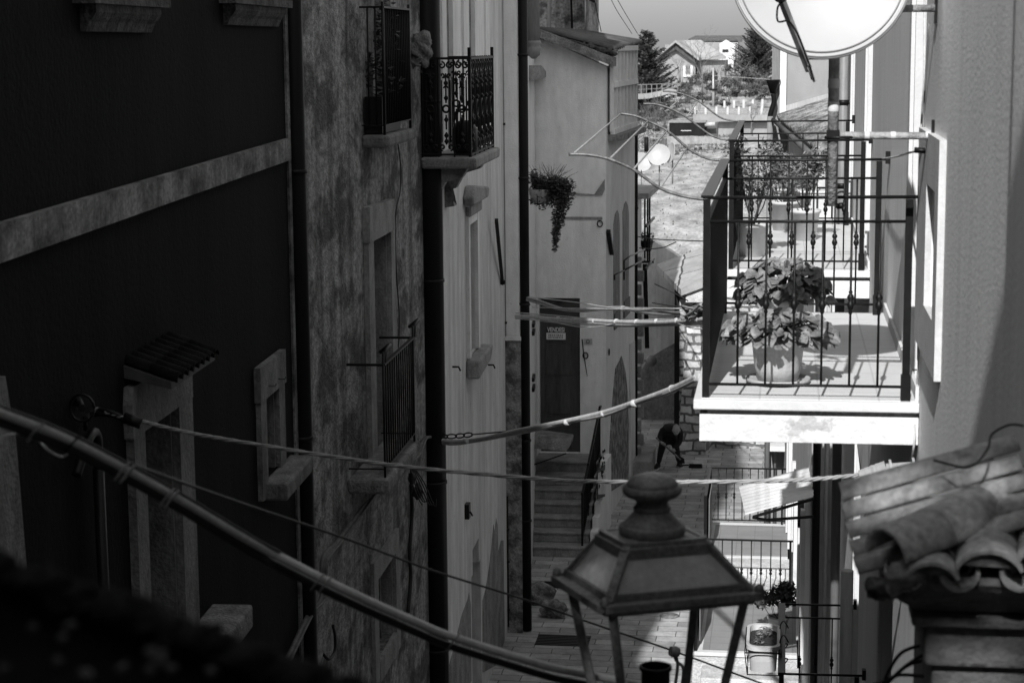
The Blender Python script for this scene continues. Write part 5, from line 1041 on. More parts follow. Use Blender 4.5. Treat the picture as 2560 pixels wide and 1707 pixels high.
f.prism([aY(1962, 265, Y3-.1), aY(2075, 233, Y3-.1), aY(2075, 247, Y3-.1), aY(1962, 283, Y3-.1)], [aY(x, y, Y3-.1)+V((0, .09, 0)) for x, y in ((1962, 265), (2075, 233), (2075, 247), (1962, 283))]); f.build('flashing', M['pipe_pale'], r3)
f = MB(); q = aY(1933, 200, Y3-.2); xq = q.x
zt0, zt1, zt2_ = aY(1933, 202, Y3).z, aY(1933, 234, Y3).z, aY(1933, 290, Y3).z
f.lathe((xq, Y3-.2, zt1), [(.05, 0), (.13, zt0-zt1), (.14, zt0-zt1+.02), (.12, zt0-zt1+.02)], 16); f.tube(tri([(xq, Y3-.2, zt1), (xq+.02, Y3-.2, zt1-.15), (xq-.05, Y3-.2, zt2_), (xq-.05, Y3-.2, zt2_-.3)]), .05, 10); f.build('rain_hopper', M['pipe_dark'], r3)
f = MB(); f.tube([(xq-.05, Y3-.2, zt2_), (xq-.02, Y3-.2, 0)], .055, 12); f.tube([(xq+.12, Y3-.15, zt2_-.2), (xq+.12, Y3-.15, 0)], .03, 8); f.build('drainpipe', M['pipe_gray'], r3)
f = MB(); a = aY(1925, 1107, 36.2); b = aY(1997, 1121, 36.2); f.box(a.x, b.x, 35.9, 36.3, b.z, a.z); f.build('white_box', M['white'], r3)
# ---- raised terraces with rails
def terrace(Yn, Yf, z, xl, label, nb, xr, knobs=True):
    t = thing('entrance_terrace', (xl+.5, (Yn+Yf)/2, 0), label, 'terrace')
    MB().box(xl-.04, xr, Yn-.05, Yf+.05, 0.002, z-.06).build('base', M['stone_light'], t)
    MB().box(xl-.07, xr, Yn-.08, Yf+.08, z-.06, z-.004).build('edge', M['white'], t, bevel=.01)
    MB().box(xl+.1, xr, Yn+.04, Yf-.12, z-.004, z).build('floor', M['tile_floor'], t)
    f = MB(); zt = z+1.0
    f.bar(V((xl, Yf, zt)), V((xr, Yf, zt)), .035, .025); f.bar(V((xl, Yf, z+.06)), V((xr, Yf, z+.06)), .025, .02); f.bar(V((xl, Yf, z)), V((xl, Yf, zt)), .045); f.bar(V((xr-.1, Yf, z)), V((xr-.1, Yf, zt)), .035)
    f.bar(V((xl, Yn, zt)), V((xl, Yf, zt)), .05, .02); f.bar(V((xl, Yn, z+.06)), V((xl, Yf, z+.06)), .025, .02); f.bar(V((xl, Yn, 0.03)), V((xl, Yn, zt)), .05)
    r = f.build('railing', M['iron'], t)
    def bal(x, y):
        f = MB(); f.tube([(x, y, z+.06), (x, y, zt)], .0095, 5)
        if knobs: f.lathe((x, y, z+.44), [(.01, 0), (.026, .03), (.012, .06), (.026, .09), (.01, .12)], 8)
        f.build('baluster', M['iron'], r)
    for k in range(1, nb): bal(xl+(xr-.1-xl)*k/nb, Yf)
    for k in range(1, 16): bal(xl, Yn+(Yf-Yn)*k/16)
    return t
Z1 = E(-8.42); Z2 = E(-8.72)
T1x = aY(1776, 1200, 33.6).x; T2x = aY(1757, 1500, 29.8).x
terrace(31.4, 33.6, Z1, T1x, 'farther small raised terrace with iron rail beside the sunlit paving', 9, .17)
terrace(27.2, 29.75, Z2, T2x, 'nearer small raised terrace with iron rail and grey tiled floor', 9, .30)
f = MB(); f.box(T2x+.35, .25, 29.85, 30.6, .003, Z2+.16-.0); f.box(T2x+.35, .22, 30.6, 31.3, .003, Z2+.30); s_ = f.build('terrace_steps', M['stone_light'], bevel=.02); tag(s_, 'pale worn stone steps between the two railed terraces', 'steps')
f = MB(); f.box(T2x+.1, .34, 26.5, 27.1, .003, .4); f.box(T2x+.1, .36, 26.0, 26.5, .003, .22); s_ = f.build('terrace_steps', M['stone_light'], bevel=.02); tag(s_, 'pale stone steps below the nearer terrace at the bottom edge', 'steps')
# perforated panel leaning against terrace rail
for Yn, Yf, z, xl, lb in ((27.4, 29.0, Z2, T2x, 'slotted metal panel on the side rail of the nearer terrace'), (31.6, 32.8, Z1, T1x, 'slotted metal panel on the side rail of the farther terrace')):
    Wl = Wall((xl+.06, Yn), (xl+.06, Yf)); f = MB(); L_ = Wl.len; hs = []
    rr = random.Random(4)
    for i in range(7):
        for j in range(9): hs.append((.08+i*L_/7.5, .08+i*L_/7.5+L_/11, z+.12+j*.085+.0, z+.15+j*.085))
    holes_wall(f, Wl, 0, L_, z+.08, z+.9, hs, .012); tag(f.build('slotted_panel', M['pipe_gray'], org=(xl, Yn, z)), lb, 'panel')
# pots on the near terrace
p = aY(1940, 1560, 28.); p = V((aY(1945, 1560, 28).x, 28.0, Z2)); bushy_pot(p, .15, .3, .5, .3, 1000, .045, 'dark leafy plant in a pale pot on the nearer terrace', 31, 'leaf_dark', 'pot_pale')
# hanging planter on lower balcony
p = aY(1908, 1655, 15.6); t = thing('hanging_planter', p, 'rounded trough planter in a wire basket hooked to the lower balcony rail', 'planter')
f = MB(); 
def rrect(cx, cy, z, hx, hy, n=6):
    o = []
    for qx, qy, a0 in ((1, 1, 0), (-1, 1, 90), (-1, -1, 180), (1, -1, 270)):
        r_ = min(hx, hy)*.7
        for i in range(n): a = R_(a0+90*i/(n-1)); o.append(V((cx+qx*(hx-r_)+r_*math.cos(a), cy+qy*(hy-r_)+r_*math.sin(a), z)))
    return o
pr = [(0, .14, .26), (.1, .15, .29), (.2, .165, .31), (.2, .19, .335), (.235, .19, .335), (.235, .15, .295), (.19, .145, .29)]
hx = .62
Ls = [rrect(p.x, p.y, p.z+z, a*hx+.02, b*1.0) for z, a, b in pr]
for i, (A, B_) in enumerate(zip(Ls, Ls[1:])):
    n = len(A); k0 = len(f.v); f.v += A+B_
    for q in range(n): f.f.append((k0+q, k0+(q+1) % n, k0+n+(q+1) % n, k0+n+q)); f.sm.append(True)
f.add(Ls[0], [tuple(range(len(Ls[0])))]); f.build('trough', M['pot_pale'], t)
f = MB(); f.add([q+V((0, 0, 0)) for q in Ls[-1]], [tuple(range(len(Ls[-1])))]); f.build('soil', M['soil'], t)
f = MB()
for k in range(6): leaves(f, p+V((rnd.uniform(-.05, .05), rnd.uniform(-.2, .2), .22)), (.05, .06, .03), 40, .018)
f.build('foliage', M['leaf'], t)
f = MB(); hy = .33; xx = .14
for z, s_ in ((.19, 1.05), (-.01, .9)): q = [V((p.x+a*xx*s_, p.y+b*hy*s_, p.z+z)) for a, b in ((-1, -1), (1, -1), (1, 1), (-1, 1), (-1, -1))]; f.tube(q, .005, 5)
for a, b in ((-1, -1), (1, -1), (1, 1), (-1, 1), (-1, 0), (1, 0)): f.tube([(p.x+a*xx*1.05, p.y+b*hy*1.05, p.z+.19), (p.x+a*xx*.9, p.y+b*hy*.9, p.z-.01)], .005, 5)
for b in (-.6, .6):
    x0 = p.x+xx; y = p.y+b*hy; f.tube(tri([(x0, y, p.z+.02), (x0+.06, y, p.z+.1), (.03, y, p.z+.12), (.03, y, p.z+.25), (.06, y, p.z+.3), (.1, y, p.z+.24)]), .005, 5)
f.build('wire_basket', M['iron'], t)
# corrugated canopy
cn = thing('corrugated_canopy', aY(2035, 1200, 24.8), 'bright corrugated white plastic canopy tilted above the doorway', 'canopy')
f = MB(); A, B_, C_, D_ = aY(1863, 1285, 23.6), aY(2033, 1241, 23.9), aY(2035, 1163, 25.6), aY(1847, 1214, 25.3)
corr(f, A, D_, C_, B_, 9, .012, .006); f.build('sheet', M['white'], cn)
f = MB(); f.bar(A+V((.1, .0, -.03)), B_+V((0, 0, -.03)), .03); q = A+V((.1, 0, -.04)); f.tube([q, aY(1918, 1299, 23.8), aY(2033, 1291, 24.2)], .02, 6); f.build('bracket', M['iron'], cn)
# ================================================================ CABLES ACROSS THE ALLEY
def twisted(name, pts, r, R0, turns, n, m, label):
    P = tri(pts, 10); f = MB(); N_ = len(P)
    for k in range(n):
        q = []
        for i, p in enumerate(P):
            t = (P[min(i+1, N_-1)]-P[max(i-1, 0)]).normalized(); u = t.cross(V((0, 0, 1))).normalized(); v = u.cross(t); a = turns*2*math.pi*i/N_+2*math.pi*k/n; q.append(p+(u*math.cos(a)+v*math.sin(a))*R0)
        f.tube(q, r, 6)
    return tag(f.build(name, m), label, 'cable')
yl = on(W1, 245, 1035, .1).y
cp_ = [(262, 1030), (320, 1047), (350, 1052), (465, 1080), (601, 1104), (858, 1145), (1067, 1172), (1360, 1197), (1500, 1203), (1700, 1204), (1909, 1202), (2035, 1197), (2150, 1186), (2290, 1163)]
def dep(x, xa, ya, xb, yb):                # depth of a straight cable in plan seen at column x
    ra = aY(xa, 1100, ya); rb = aY(xb, 1100, yb); r = ray(x, 1100); k = r.x/r.y; return (ra.x*(rb.y-ra.y)-ra.y*(rb.x-ra.x))/(k*(rb.y-ra.y)-(rb.x-ra.x)) if False else ((ra.x*rb.y-rb.x*ra.y)/(rb.y-ra.y-0))/((k)-(rb.x-ra.x)/(rb.y-ra.y)) if abs(rb.y-ra.y) > 1e-6 else ra.y
yr = 9.4; P_ = [aY(x, y, dep(x, 262, yl, 2290, yr)) for x, y in cp_]
twisted('twisted_cable', P_, .006, .0062, 20, 3, M['gray_cable'], 'twisted three-strand cable crossing the alley behind the lantern top')
tag(MB().tube([aY(310, 1044, yl), aY(355, 1060, yl)], .03, 8).build('cable_clamp', M['iron']), 'dark ribbed clamp on the left end of the twisted cable', 'clamp')
f = MB(); q0 = dep(2150, 262, yl, 2290, yr); f.bar(aY(2150, 1190, q0), aY(2215, 1166, yr), .05, .05); f.bar(aY(2215, 1166, yr), aY(2300, 1160, yr), .025, .025)
for x, y in ((2165, 1186), (2180, 1180), (2192, 1176), (2225, 1166), (2283, 1161)): f.bar(aY(x, y-14, q0-.03), aY(x+3, y+14, q0-.03), .012, .07)
tag(f.build('anchor_clamp', M['pipe_pale']), 'pale ribbed anchor clamp ending the twisted cable at the tiled cap', 'clamp')
f = MB(); q = on(W1, 205, 1020, .1); f.tube([q+V((.065*math.cos(a), 0, .07*math.sin(a))) for a in [i*math.pi/7 for i in range(15)]], .007, 6); f.tube([on(W1, 195, 1000, 0), q], .02, 6)
f.tube(tri([q+V((.05, 0, -.03)), aY(240, 1022, yl), aY(275, 1030, yl), aY(312, 1045, yl)]), .013, 6); f.tube(tri([q+V((.02, 0, -.06)), aY(225, 1038, yl), aY(270, 1036, yl), aY(312, 1050, yl)]), .013, 6); f.tube([aY(212, 1040, yl), aY(214, 1075, yl)], .012, 5)
tag(f.build('anchor_hook', M['iron']), 'iron ring hook and wires fixed to the dark left house wall', 'hook')
# second bundle lashed with chain, dark left and bright right
ca = [(1076, 1094, 22.), (1130, 1104, 21.6), (1200, 1098, 21.), (1270, 1082, 20.2), (1340, 1068, 19.4), (1420, 1052, 18.4), (1511, 1031, 17.4), (1590, 1005, 16.4), (1680, 972, 15.4), (1745, 940, 14.6)]
f = MB(); f.tube(tri([aY(x, y, d) for x, y, d in ca]), .026, 8); f.tube(tri([aY(x, y+4+2*math.sin(x*.03), d) for x, y, d in ca]), .02, 8)
for x, y, d in ((1132, 1104, 21.6), (1165, 1100, 21.2), (1345, 1066, 19.4), (1418, 1053, 18.4), (1511, 1032, 17.4), (1586, 1006, 16.4), (1682, 970, 15.4)): f.lathe(aY(x, y+2, d), [(.03, -.025), (.034, -.02), (.034, .02), (.03, .025)], 8, axis=V((1, -.6, .2)))
tag(f.build('cable_bundle', M['light_cable']), 'lashed cable bundle rising from the second drainpipe towards the balcony edge', 'cable')
f = MB(); cps = [(1083, 1083, 22), (1100, 1090, 21.9), (1118, 1091, 21.7), (1140, 1090, 21.5), (1160, 1088, 21.3), (1180, 1086, 21.1)]
for (x0, y0, d0), (x1, y1, d1) in zip(cps, cps[1:]):
    a = aY(x0, y0, d0); b = aY(x1, y1, d1); c = (a+b)/2; u = (b-a)*.55; v = V((0, 0, .025)); f.tube([c+u*math.cos(t)+v*math.sin(t) for t in [i*math.pi/5 for i in range(11)]], .009, 5)
f.tube([aY(1180, 1086, 21.1), aY(1270, 1078, 20.2)], .008, 5); tag(f.build('tension_chain', M['iron']), 'small chain and turnbuckle beside the second drainpipe', 'chain')
def bundle(pts, rs, off, ties, m, label, name='cable_bundle'):
    f = MB()
    for k, (r_, (dx, dy)) in enumerate(zip(rs, off)): f.tube(tri([aY(x+dx, y+dy+1.5*math.sin(x*.02*(k+1)+k), d) for x, y, d in pts]), r_, 7)
    for x, y, d in ties:
        c = aY(x, y, d); f.lathe(c, [(.028, -.025), (.034, -.02), (.034, .02), (.028, .025)], 8, axis=V((1, -.7, .02)))
    return tag(f.build(name, m), label, 'cable')
yz = lambda x: 28.5-(x-1310)/(1790-1310)*11.5
bundle([(x, y, yz(x)) for x, y in ((1290, 789), (1330, 790), (1400, 797), (1480, 803), (1560, 806), (1640, 805), (1700, 803), (1790, 798))], [.026, .02, .008, .006], [(0, 0), (0, 5), (0, -6), (0, 9)], [(x, y, yz(x)) for x, y in ((1395, 797), (1437, 800), (1487, 803), (1541, 804), (1592, 805), (1643, 804), (1694, 802), (1750, 800))], M['light_cable'], 'thick pale lashed cable bundle, lower of the two below the door transom')
bundle([(x, y, yz(x)) for x, y in ((1318, 748), (1350, 757), (1400, 772), (1450, 778), (1510, 774), (1557, 771), (1600, 778), (1650, 784), (1700, 784), (1740, 776), (1790, 770))], [.02, .016], [(0, 0), (0, -3)], [(1557, 771, yz(1557)), (1730, 778, yz(1730))], M['gray_cable'], 'sagging cable bundle, upper of the two across the dark door transom')
f = MB()
for pts in ([(1320, 742), (1450, 757), (1530, 769), (1620, 770), (1790, 775)], [(1330, 768), (1450, 771), (1640, 773), (1790, 762)], [(1340, 792), (1390, 806), (1450, 817), (1500, 816), (1540, 808)], [(1690, 806), (1730, 820), (1790, 824)], [(1700, 800), (1750, 805), (1790, 820)]): f.tube(tri([aY(x, y, yz(x)-.1) for x, y in pts]), .006, 4)
tag(f.build('loose_wires', M['light_cable']), 'thin loose wires accompanying the cable bundles before the shed', 'wire')
f = MB()
for x, y, dx, dy in ((1705, 765, 60, 4), (1715, 775, 70, -22), (1720, 780, 65, 10), (1712, 790, 40, -30), (1725, 797, 50, -22), (1730, 782, 52, -12)): f.tube(tri([aY(x, y, 18.4), aY(x+dx/2, y+dy/2+rnd.uniform(-5, 5), 18), aY(x+dx, y+dy, 17.6)]), .012, 5)
blob(f, aY(1712, 785, 18.4), .05, .04, .05, .3, 7); blob(f, aY(1755, 790, 18), .05, .04, .04, .3, 9); tag(f.build('cable_junction', M['gray_cable']), 'knotted cable junction hanging in front of the rubble shed', 'cable')
for k, (pts, lb) in enumerate((([(1594, 592, 42), (1640, 598, 41), (1700, 601, 39), (1790, 604, 35)], 'thin barbed wire crossing in front of the meadow foot'), ([(1637, 710, 42), (1680, 730, 41), (1720, 752, 38)], 'thin dark wire hanging left of the shed roof'), ([(1631, 757, 42), (1680, 765, 40), (1740, 772, 36)], 'thin dark wire ending at the knotted junction'), ([(1594, 620, 43), (1630, 622, 42), (1660, 618, 41), (1690, 605, 39)], 'slack wire above the shed roof edge'))):
    tag(MB().tube(tri([aY(x, y, d) for x, y, d in pts]), .012, 5).build('slack_wire', M['black_cable']), lb, 'wire')
DAPPLE_HOLES = [(2200, 1230, 4.95, .22, .12), (2330, 1215, 5.1, .3, .1), (2480, 1235, 5.1, .16, .14), (2400, 1300, 4.9, .12, .1), (2455, 1400, 4.8, .16, .1), (2440, 1630, 4.9, .22, .16), (1465, 1395, 5.0, .1, .12), (1490, 1600, 5.0, .05, .2), (2130, 1330, 4.9, .1, .1), (2560, 1500, 4.9, .15, .1)]  # sun patches wanted; openings for them are cut in the unseen rear screen
# ================================================================ LANTERN
zb = E(-1.45); bl, bf, brt = aZ(1410, 1436, zb), aZ(1522, 1506, zb), aZ(1880, 1474, zb); bb = bl+brt-bf; ctr = (bl+brt)/2
ln = thing('street_lantern', ctr+V((0, 0, -.5)), 'old copper street lantern with frosted roof panes seen from above', 'street lamp')
zt = zb+.128; k_ = .55
tf = [ctr+(p-ctr)*k_+V((-.01, 0, .128)) for p in (bl, bf, brt, bb)]; bt = [bl, bf, brt, bb]
f = MB()
for i in range(4):
    a, b = bt[i], bt[(i+1) % 4]; c, d = tf[i], tf[(i+1) % 4]
    f.bar(a+V((0, 0, 0)), c, .026, .012)
    f.bar(a+(c-a)*.06, b+(d-b)*.06, .012, .022); f.bar(c, d, .018, .018); f.bar(a.lerp(c, .85), b.lerp(d, .85), .012, .03)
    o_ = (a-ctr).normalized()*.022; o2 = (b-ctr).normalized()*.022; f.bar(a+o_-V((0, 0, .012)), b+o2-V((0, 0, .012)), .034, .022); f.bar(a+V((0, 0, -.03)), b+V((0, 0, -.03)), .02, .016)
f.build('roof_frame', M['lamp_metal'], ln, bevel=.002)
f = MB(); f.add([tf[0]+V((0, 0, .004)), tf[1]+V((0, 0, .004)), tf[2]+V((0, 0, .004)), tf[3]+V((0, 0, .004)), ctr+V((-.01, 0, .15))], [(0, 1, 4), (1, 2, 4), (2, 3, 4), (3, 0, 4)]); f.build('roof_plate', M['lamp_metal'], ln)
for i in range(4):
    a, b, c, d = bt[i], bt[(i+1) % 4], tf[(i+1) % 4], tf[i]; m_ = (a+b+c+d)/4; n_ = (b-a).cross(d-a).normalized(); n_ = n_ if n_.z > 0 else -n_
    P_ = [m_+(q-m_)*.93-n_*.004 for q in (a, b, c, d)]; MB().prism([q-n_*.004 for q in P_], P_).build('roof_pane', M['frost'], ln)
c0 = ctr+V((-.012, 0, .135)); sc = 1.0
cx_ = aY(1630, 1320, ctr.y); off = V((cx_.x-c0.x, 0, 0)); c0 += off
zz = lambda y: aY(1630, y, ctr.y).z-c0.z
prof = [(r_*ctr.y/F, zz(y)) for r_, y in ((72, 1340), (82, 1334), (82.2, 1333.5), (86, 1325), (86, 1318), (83, 1311), (82.8, 1310.6), (74, 1308), (73.8, 1307.6), (62, 1294), (52, 1283), (45, 1276), (44.8, 1275.6), (48, 1271), (48, 1267), (43, 1264), (42.8, 1263.6), (40, 1254), (45, 1247), (60, 1240), (60.2, 1239.6), (66, 1238), (75, 1231), (76, 1225), (76, 1219), (72, 1214), (71.8, 1213.6), (66, 1213), (65.8, 1212.6), (66, 1207), (60, 1199), (48, 1191), (30, 1185), (8, 1182))]
MB().lathe(c0, prof, 40).build('chimney_cap', M['lamp_metal'], ln)
for i in range(4):
    p = bt[i]+(bt[i]-ctr).normalized()*.02; MB().lathe(p, [(.0, -.01), (.011, -.008), (.014, .004), (.009, .016), (0, .02)], 10).build('corner_knob', M['lamp_metal'], ln)
for i in range(4):
    p = bt[i]+(ctr-bt[i])*.08+V((0, 0, -.035)); q = ctr+(p-ctr)*.55+V((0, 0, -.52)); MB().bar(p, q, .024, .02).build('leg', M['lamp_metal'], ln, bevel=.003)
f = MB(); q = [ctr+(bt[i]-ctr)*.42+V((0, 0, -.56)) for i in range(4)]
for i in range(4): f.bar(q[i], q[(i+1) % 4], .03)
f.lathe(ctr+V((0, 0, -.75)), [(.02, 0), (.03, .1), (.09, .16), (.09, .2)], 20); f.tube([ctr+V((0, 0, -.7)), ctr+V((.5, .3, -1.2)), V((XR, 5.8, zb-1.0))], .02, 8); f.build('base_bracket', M['lamp_metal'], ln)
bc = aY(1639, 1655, ctr.y); f = MB(); f.lathe(V((bc.x, ctr.y, aY(1639, 1762, ctr.y).z)), [(.036, 0), (.039, .03), (.04, .1), (.045, .103), (.045, .112), (.04, .114), (.037, .1), (.034, .04)], 24); f.build('lamp_socket', M['pipe_dark'], ln)
# ================================================================ THICK SAGGING TUBE AND WIRE
tp = [(-60, 1002, 3.7), (0, 1030, 3.8), (180, 1100, 4.), (410, 1222, 4.2), (629, 1353, 4.4), (700, 1392, 4.5), (858, 1472, 4.6), (1044, 1556, 4.8), (1140, 1594, 4.9), (1360, 1662, 5.1), (1442, 1680, 5.2), (1602, 1712, 5.4), (1750, 1740, 5.6), (2300, 1800, 6.1)]
tg = thing('overhead_cable_bundle', aY(400, 1215, 4.2), 'thick pale tube strapped to a dark cable sagging across the foreground', 'cable')
MB().tube(tri([aY(*p) for p in tp]), .0112, 12).build('pale_tube', M['light_cable'], tg)
MB().tube(tri([aY(x, y+25+ (6 if 100 < x < 900 else 2)*0, d+.02) for x, y, d in tp]), .0105, 10).build('dark_cable', M['black_cable'], tg)
MB().tube(tri([aY(x, y-15+(x*.004), d-.01) for x, y, d in tp[:6]]), .0035, 6).build('thin_cable', M['black_cable'], tg)
for x, y, d in ((88, 1068, 3.9), (180, 1101, 4.), (305, 1166, 4.1), (318, 1173, 4.1), (418, 1230, 4.2), (428, 1236, 4.2), (793, 1442, 4.55), (812, 1450, 4.56), (1132, 1592, 4.9)):
    c = aY(x, y+12, d); f = MB(); ax = (aY(x+50, y+28, d+.03)-aY(x, y, d)).normalized(); u = ax.cross(V((0, 1, 0))).normalized(); f.tube([c+(u*math.cos(t)*.027+V((0, 1, 0))*math.sin(t)*.016) for t in [i*math.pi/8 for i in range(17)]], .0025, 5, False); f.build('strap', M['pipe_gray'] if x != 180 else M['iron'], tg)
tag(MB().tube(tri([aY(-30, 1110, 3.9), aY(20, 1087, 3.9), aY(60, 1086, 3.95), aY(95, 1100, 4), aY(120, 1125, 4), (aY(150, 1141, 4.05)), aY(168, 1135, 4.05), aY(172, 1122, 4.05)]), .0024, 6).build('loose_wire', M['light_cable']), 'thin pale wire curling under the thick tube at the left edge', 'wire')
tw_ = [(328, 1159, 4.2), (440, 1200, 4.6), (640, 1270, 5.2), (872, 1348, 5.8), (1080, 1425, 6.4), (1300, 1494, 7.0), (1488, 1560, 7.4), (1683, 1626, 7.9), (1904, 1707, 8.4), (2100, 1775, 8.8)]
tag(MB().tube(tri([aY(*p) for p in tw_]), .0042, 6).build('stay_wire', M['black_cable']), 'long thin black wire running diagonally behind the lantern legs', 'wire')
f = MB(); c = aY(1686, 1628, 7.85); f.lathe(c, [(.02, -.02), (.025, 0), (.02, .02)], 8, axis=V((1, .4, -.3))); f.tube(tri([c, aY(1690, 1650, 7.85), aY(1708, 1670, 7.85), aY(1705, 1712, 7.85)]), .007, 5); f.tube(tri([c, aY(1694, 1660, 7.85), aY(1688, 1712, 7.85)]), .007, 5)
tag(f.build('wire_clip', M['pipe_gray']), 'grey clip with hanging strap ends on the thin black wire', 'clip')
# ================================================================ TILED CAP AND PILLAR, bottom right
tc = thing('tiled_chimney', (.55, 5.1, E(-2.2)), 'plastered chimney-like pillar capped with curved clay tiles at lower right', 'chimney')
def barrel(mb, a, b, r0, r1, th=.008, a0=0, a1=180, n=12, upv=V((0, 0, 1))):
    a = V(a); b = V(b); t = (b-a).normalized(); x = t.cross(upv).normalized(); u = x.cross(t)
    def loop(c, r): 
        o = [c+x*math.cos(R_(a0+(a1-a0)*i/n))*r+u*math.sin(R_(a0+(a1-a0)*i/n))*r for i in range(n+1)]; return o+[c+x*math.cos(R_(a1-(a1-a0)*i/n))*(r-th)+u*math.sin(R_(a1-(a1-a0)*i/n))*(r-th) for i in range(n+1)]
    L_ = [loop(a.lerp(b, t_), r0+(r1-r0)*t_) for t_ in (0, .33, .66, 1)]
    for A, B_ in zip(L_, L_[1:]): mb.prism(A, B_, True)
    return mb
dY = 4.9
# ridge tile
f = barrel(MB(), aY(2214, 1392, 4.72), aY(2575, 1246, 5.05), .074, .09, .007, n=20); f.build('ridge_tile', M['terracotta'], tc)
ax_a = [(2106, 1242, 5.02, .04), (2112, 1290, 4.97, .036), (2122, 1338, 4.92, .036), (2132, 1384, 4.87, .036), (2142, 1426, 4.83, .038)]
for k, (x, y, d, r_) in enumerate(ax_a): barrel(MB(), aY(x, y, d), aY(x+440, y-124, d+.03), r_, r_*.92, .01, n=18).build('side_tile', M['terracotta'], tc)
barrel(MB(), aY(2350, 1172, 5.2), aY(2460, 1145, 5.4), .03, .03, .01).build('side_tile', M['terracotta'], tc)
# tiles pointing at the camera
for k, (x, y, r_) in enumerate(((2330, 1452, .075), (2472, 1440, .093), (2632, 1428, .1))):
    a = aY(x, y+26, 4.66); b = aY(x-4, y-110, 5.04); barrel(MB(), a, b, r_, r_*.85, .009, 28, 152, n=18).build('front_tile', M['terracotta'], tc)
    f = MB(); t_ = (b-a).normalized(); c = a+t_*.02
    L0 = [c+V((math.cos(R_(g_))*(r_-.008), 0, math.sin(R_(g_))*(r_-.008))) for g_ in range(28, 153, 10)]; f.prism(L0, [q+t_*.25 for q in L0]); f.build('mortar', M['rough_stone'], tc)
for k, x in enumerate((2262, 2398, 2552)):
    a = aY(x, 1432, 4.69); b = aY(x, 1330, 4.98); barrel(MB(), a, b, .05, .05, .009, 180, 360).build('valley_tile', M['terracotta'], tc)
f = MB(); A = aY(2240, 1392, 4.72); B_ = aY(2600, 1262, 5.1); 
for k in range(16): t = k/15; q = A.lerp(B_, t); blob(f, q+V((.01, -.03, -.045)), .045, .045, .032, .3, k, 10, 8)
for k in range(6): blob(f, aY(2200+k*14, 1462-k*2+8, 4.8), .035, .04, .028, .3, k+30, 10, 8)
f.build('mortar', M['rough_stone'], tc)
# body: cornice steps and shaft
xl_ = aY(2262, 1500, 4.9).x
def blk(x0, x1, y0, z0, z1, m=.006): 
    return MB().box(x0, XR+.15, y0, 5.6, z0, z1)
zc = lambda y, d=4.9: aY(2400, y, d).z
f = MB(); pr = [(xl_-.045, 4.74, zc(1442, 4.74)), (xl_-.06, 4.73, zc(1462, 4.73)), (xl_-.05, 4.76, zc(1480, 4.76)), (xl_-.02, 4.82, zc(1505, 4.82)), (xl_+.03, 4.88, zc(1527, 4.88))]
for (x0, y0, z1), (x1, y1, z0) in zip(pr, pr[1:]): f.prism([V((x1, y1, z0)), V((XR+.2, y1, z0)), V((XR+.2, 5.6, z0)), V((x1, 5.6, z0))], [V((x0, y0, z1)), V((XR+.2, y0, z1)), V((XR+.2, 5.6, z1)), V((x0, 5.6, z1))])
f.build('cornice', M['cap_render'], tc)
x0 = aY(2280, 1540, 4.85).x; f = blk(x0, 0, 4.85, zc(1556), zc(1530)); f.build('moulding_or_shade', M['cap_render'], tc, bevel=.008)
x0 = aY(2312, 1600, 4.9).x; f = blk(x0, 0, 4.9, zc(1668, 4.9), zc(1556)-.002); f.build('shaft', M['cap_render'], tc, bevel=.012)
x0 = aY(2330, 1680, 4.93).x; f = blk(x0, 0, 4.94, zc(1720, 4.9)-3, zc(1668, 4.9)-.002); f.build('shaft', M['cap_render'], tc, bevel=.008)
# cable loops and thin cable on the cap
f = MB()
for k, pts in enumerate(([(2300, 1612), (2255, 1630), (2225, 1670), (2205, 1720)], [(2310, 1634), (2270, 1660), (2235, 1690), (2200, 1730)], [(2305, 1650), (2265, 1665), (2225, 1700), (2180, 1735)], [(2310, 1690), (2250, 1686), (2215, 1700), (2180, 1712)])): f.tube(tri([aY(x, y, 5.1) for x, y in pts]), .005, 7)
tag(f.build('cable_loops', M['black_cable']), 'dark looped cables curving out from behind the plastered pillar', 'cable')
tag(MB().tube(tri([aY(2560, 1064, 4.9), aY(2522, 1062, 4.9), aY(2480, 1085, 4.9), aY(2470, 1120, 4.85), aY(2440, 1158, 4.82), aY(2410, 1168, 4.84), aY(2380, 1162, 4.87), aY(2335, 1150, 4.93)]), .0035, 6).build('thin_cable', M['black_cable']), 'thin dark cable snaking down the wall onto the clay tiles', 'cable')
# ================================================================ DARK OUT-OF-FOCUS ROOF, bottom left
dr_ = thing('foreground_roof', aY(200, 1600, 1.5), 'dark blurred edge of a mossy tiled roof right in front of the camera', 'roof')
ed = [(-260, 1330), (-60, 1362), (60, 1398), (150, 1440), (260, 1462), (360, 1505), (430, 1536), (560, 1578), (700, 1630), (800, 1668), (900, 1700), (1050, 1745)]
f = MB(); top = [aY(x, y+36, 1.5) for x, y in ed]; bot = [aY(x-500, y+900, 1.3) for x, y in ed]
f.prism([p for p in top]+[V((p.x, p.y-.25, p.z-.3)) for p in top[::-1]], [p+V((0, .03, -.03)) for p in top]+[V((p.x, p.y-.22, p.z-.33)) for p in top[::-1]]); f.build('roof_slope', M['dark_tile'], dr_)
f = MB()
for k in range(40):
    t = k/39*10.9; x, y = ed[int(t)]; x2, y2 = ed[int(t)+1]; u = t-int(t); c = aY(x+(x2-x)*u, y+(y2-y)*u+44, 1.49); blob(f, c+V((0, .01, -.004)), .016, .03, .007+.004*math.sin(k*1.7), .35, k, 10, 8)
f.build('moss', M['dark_tile'], dr_)
f = MB(); r = random.Random(3)
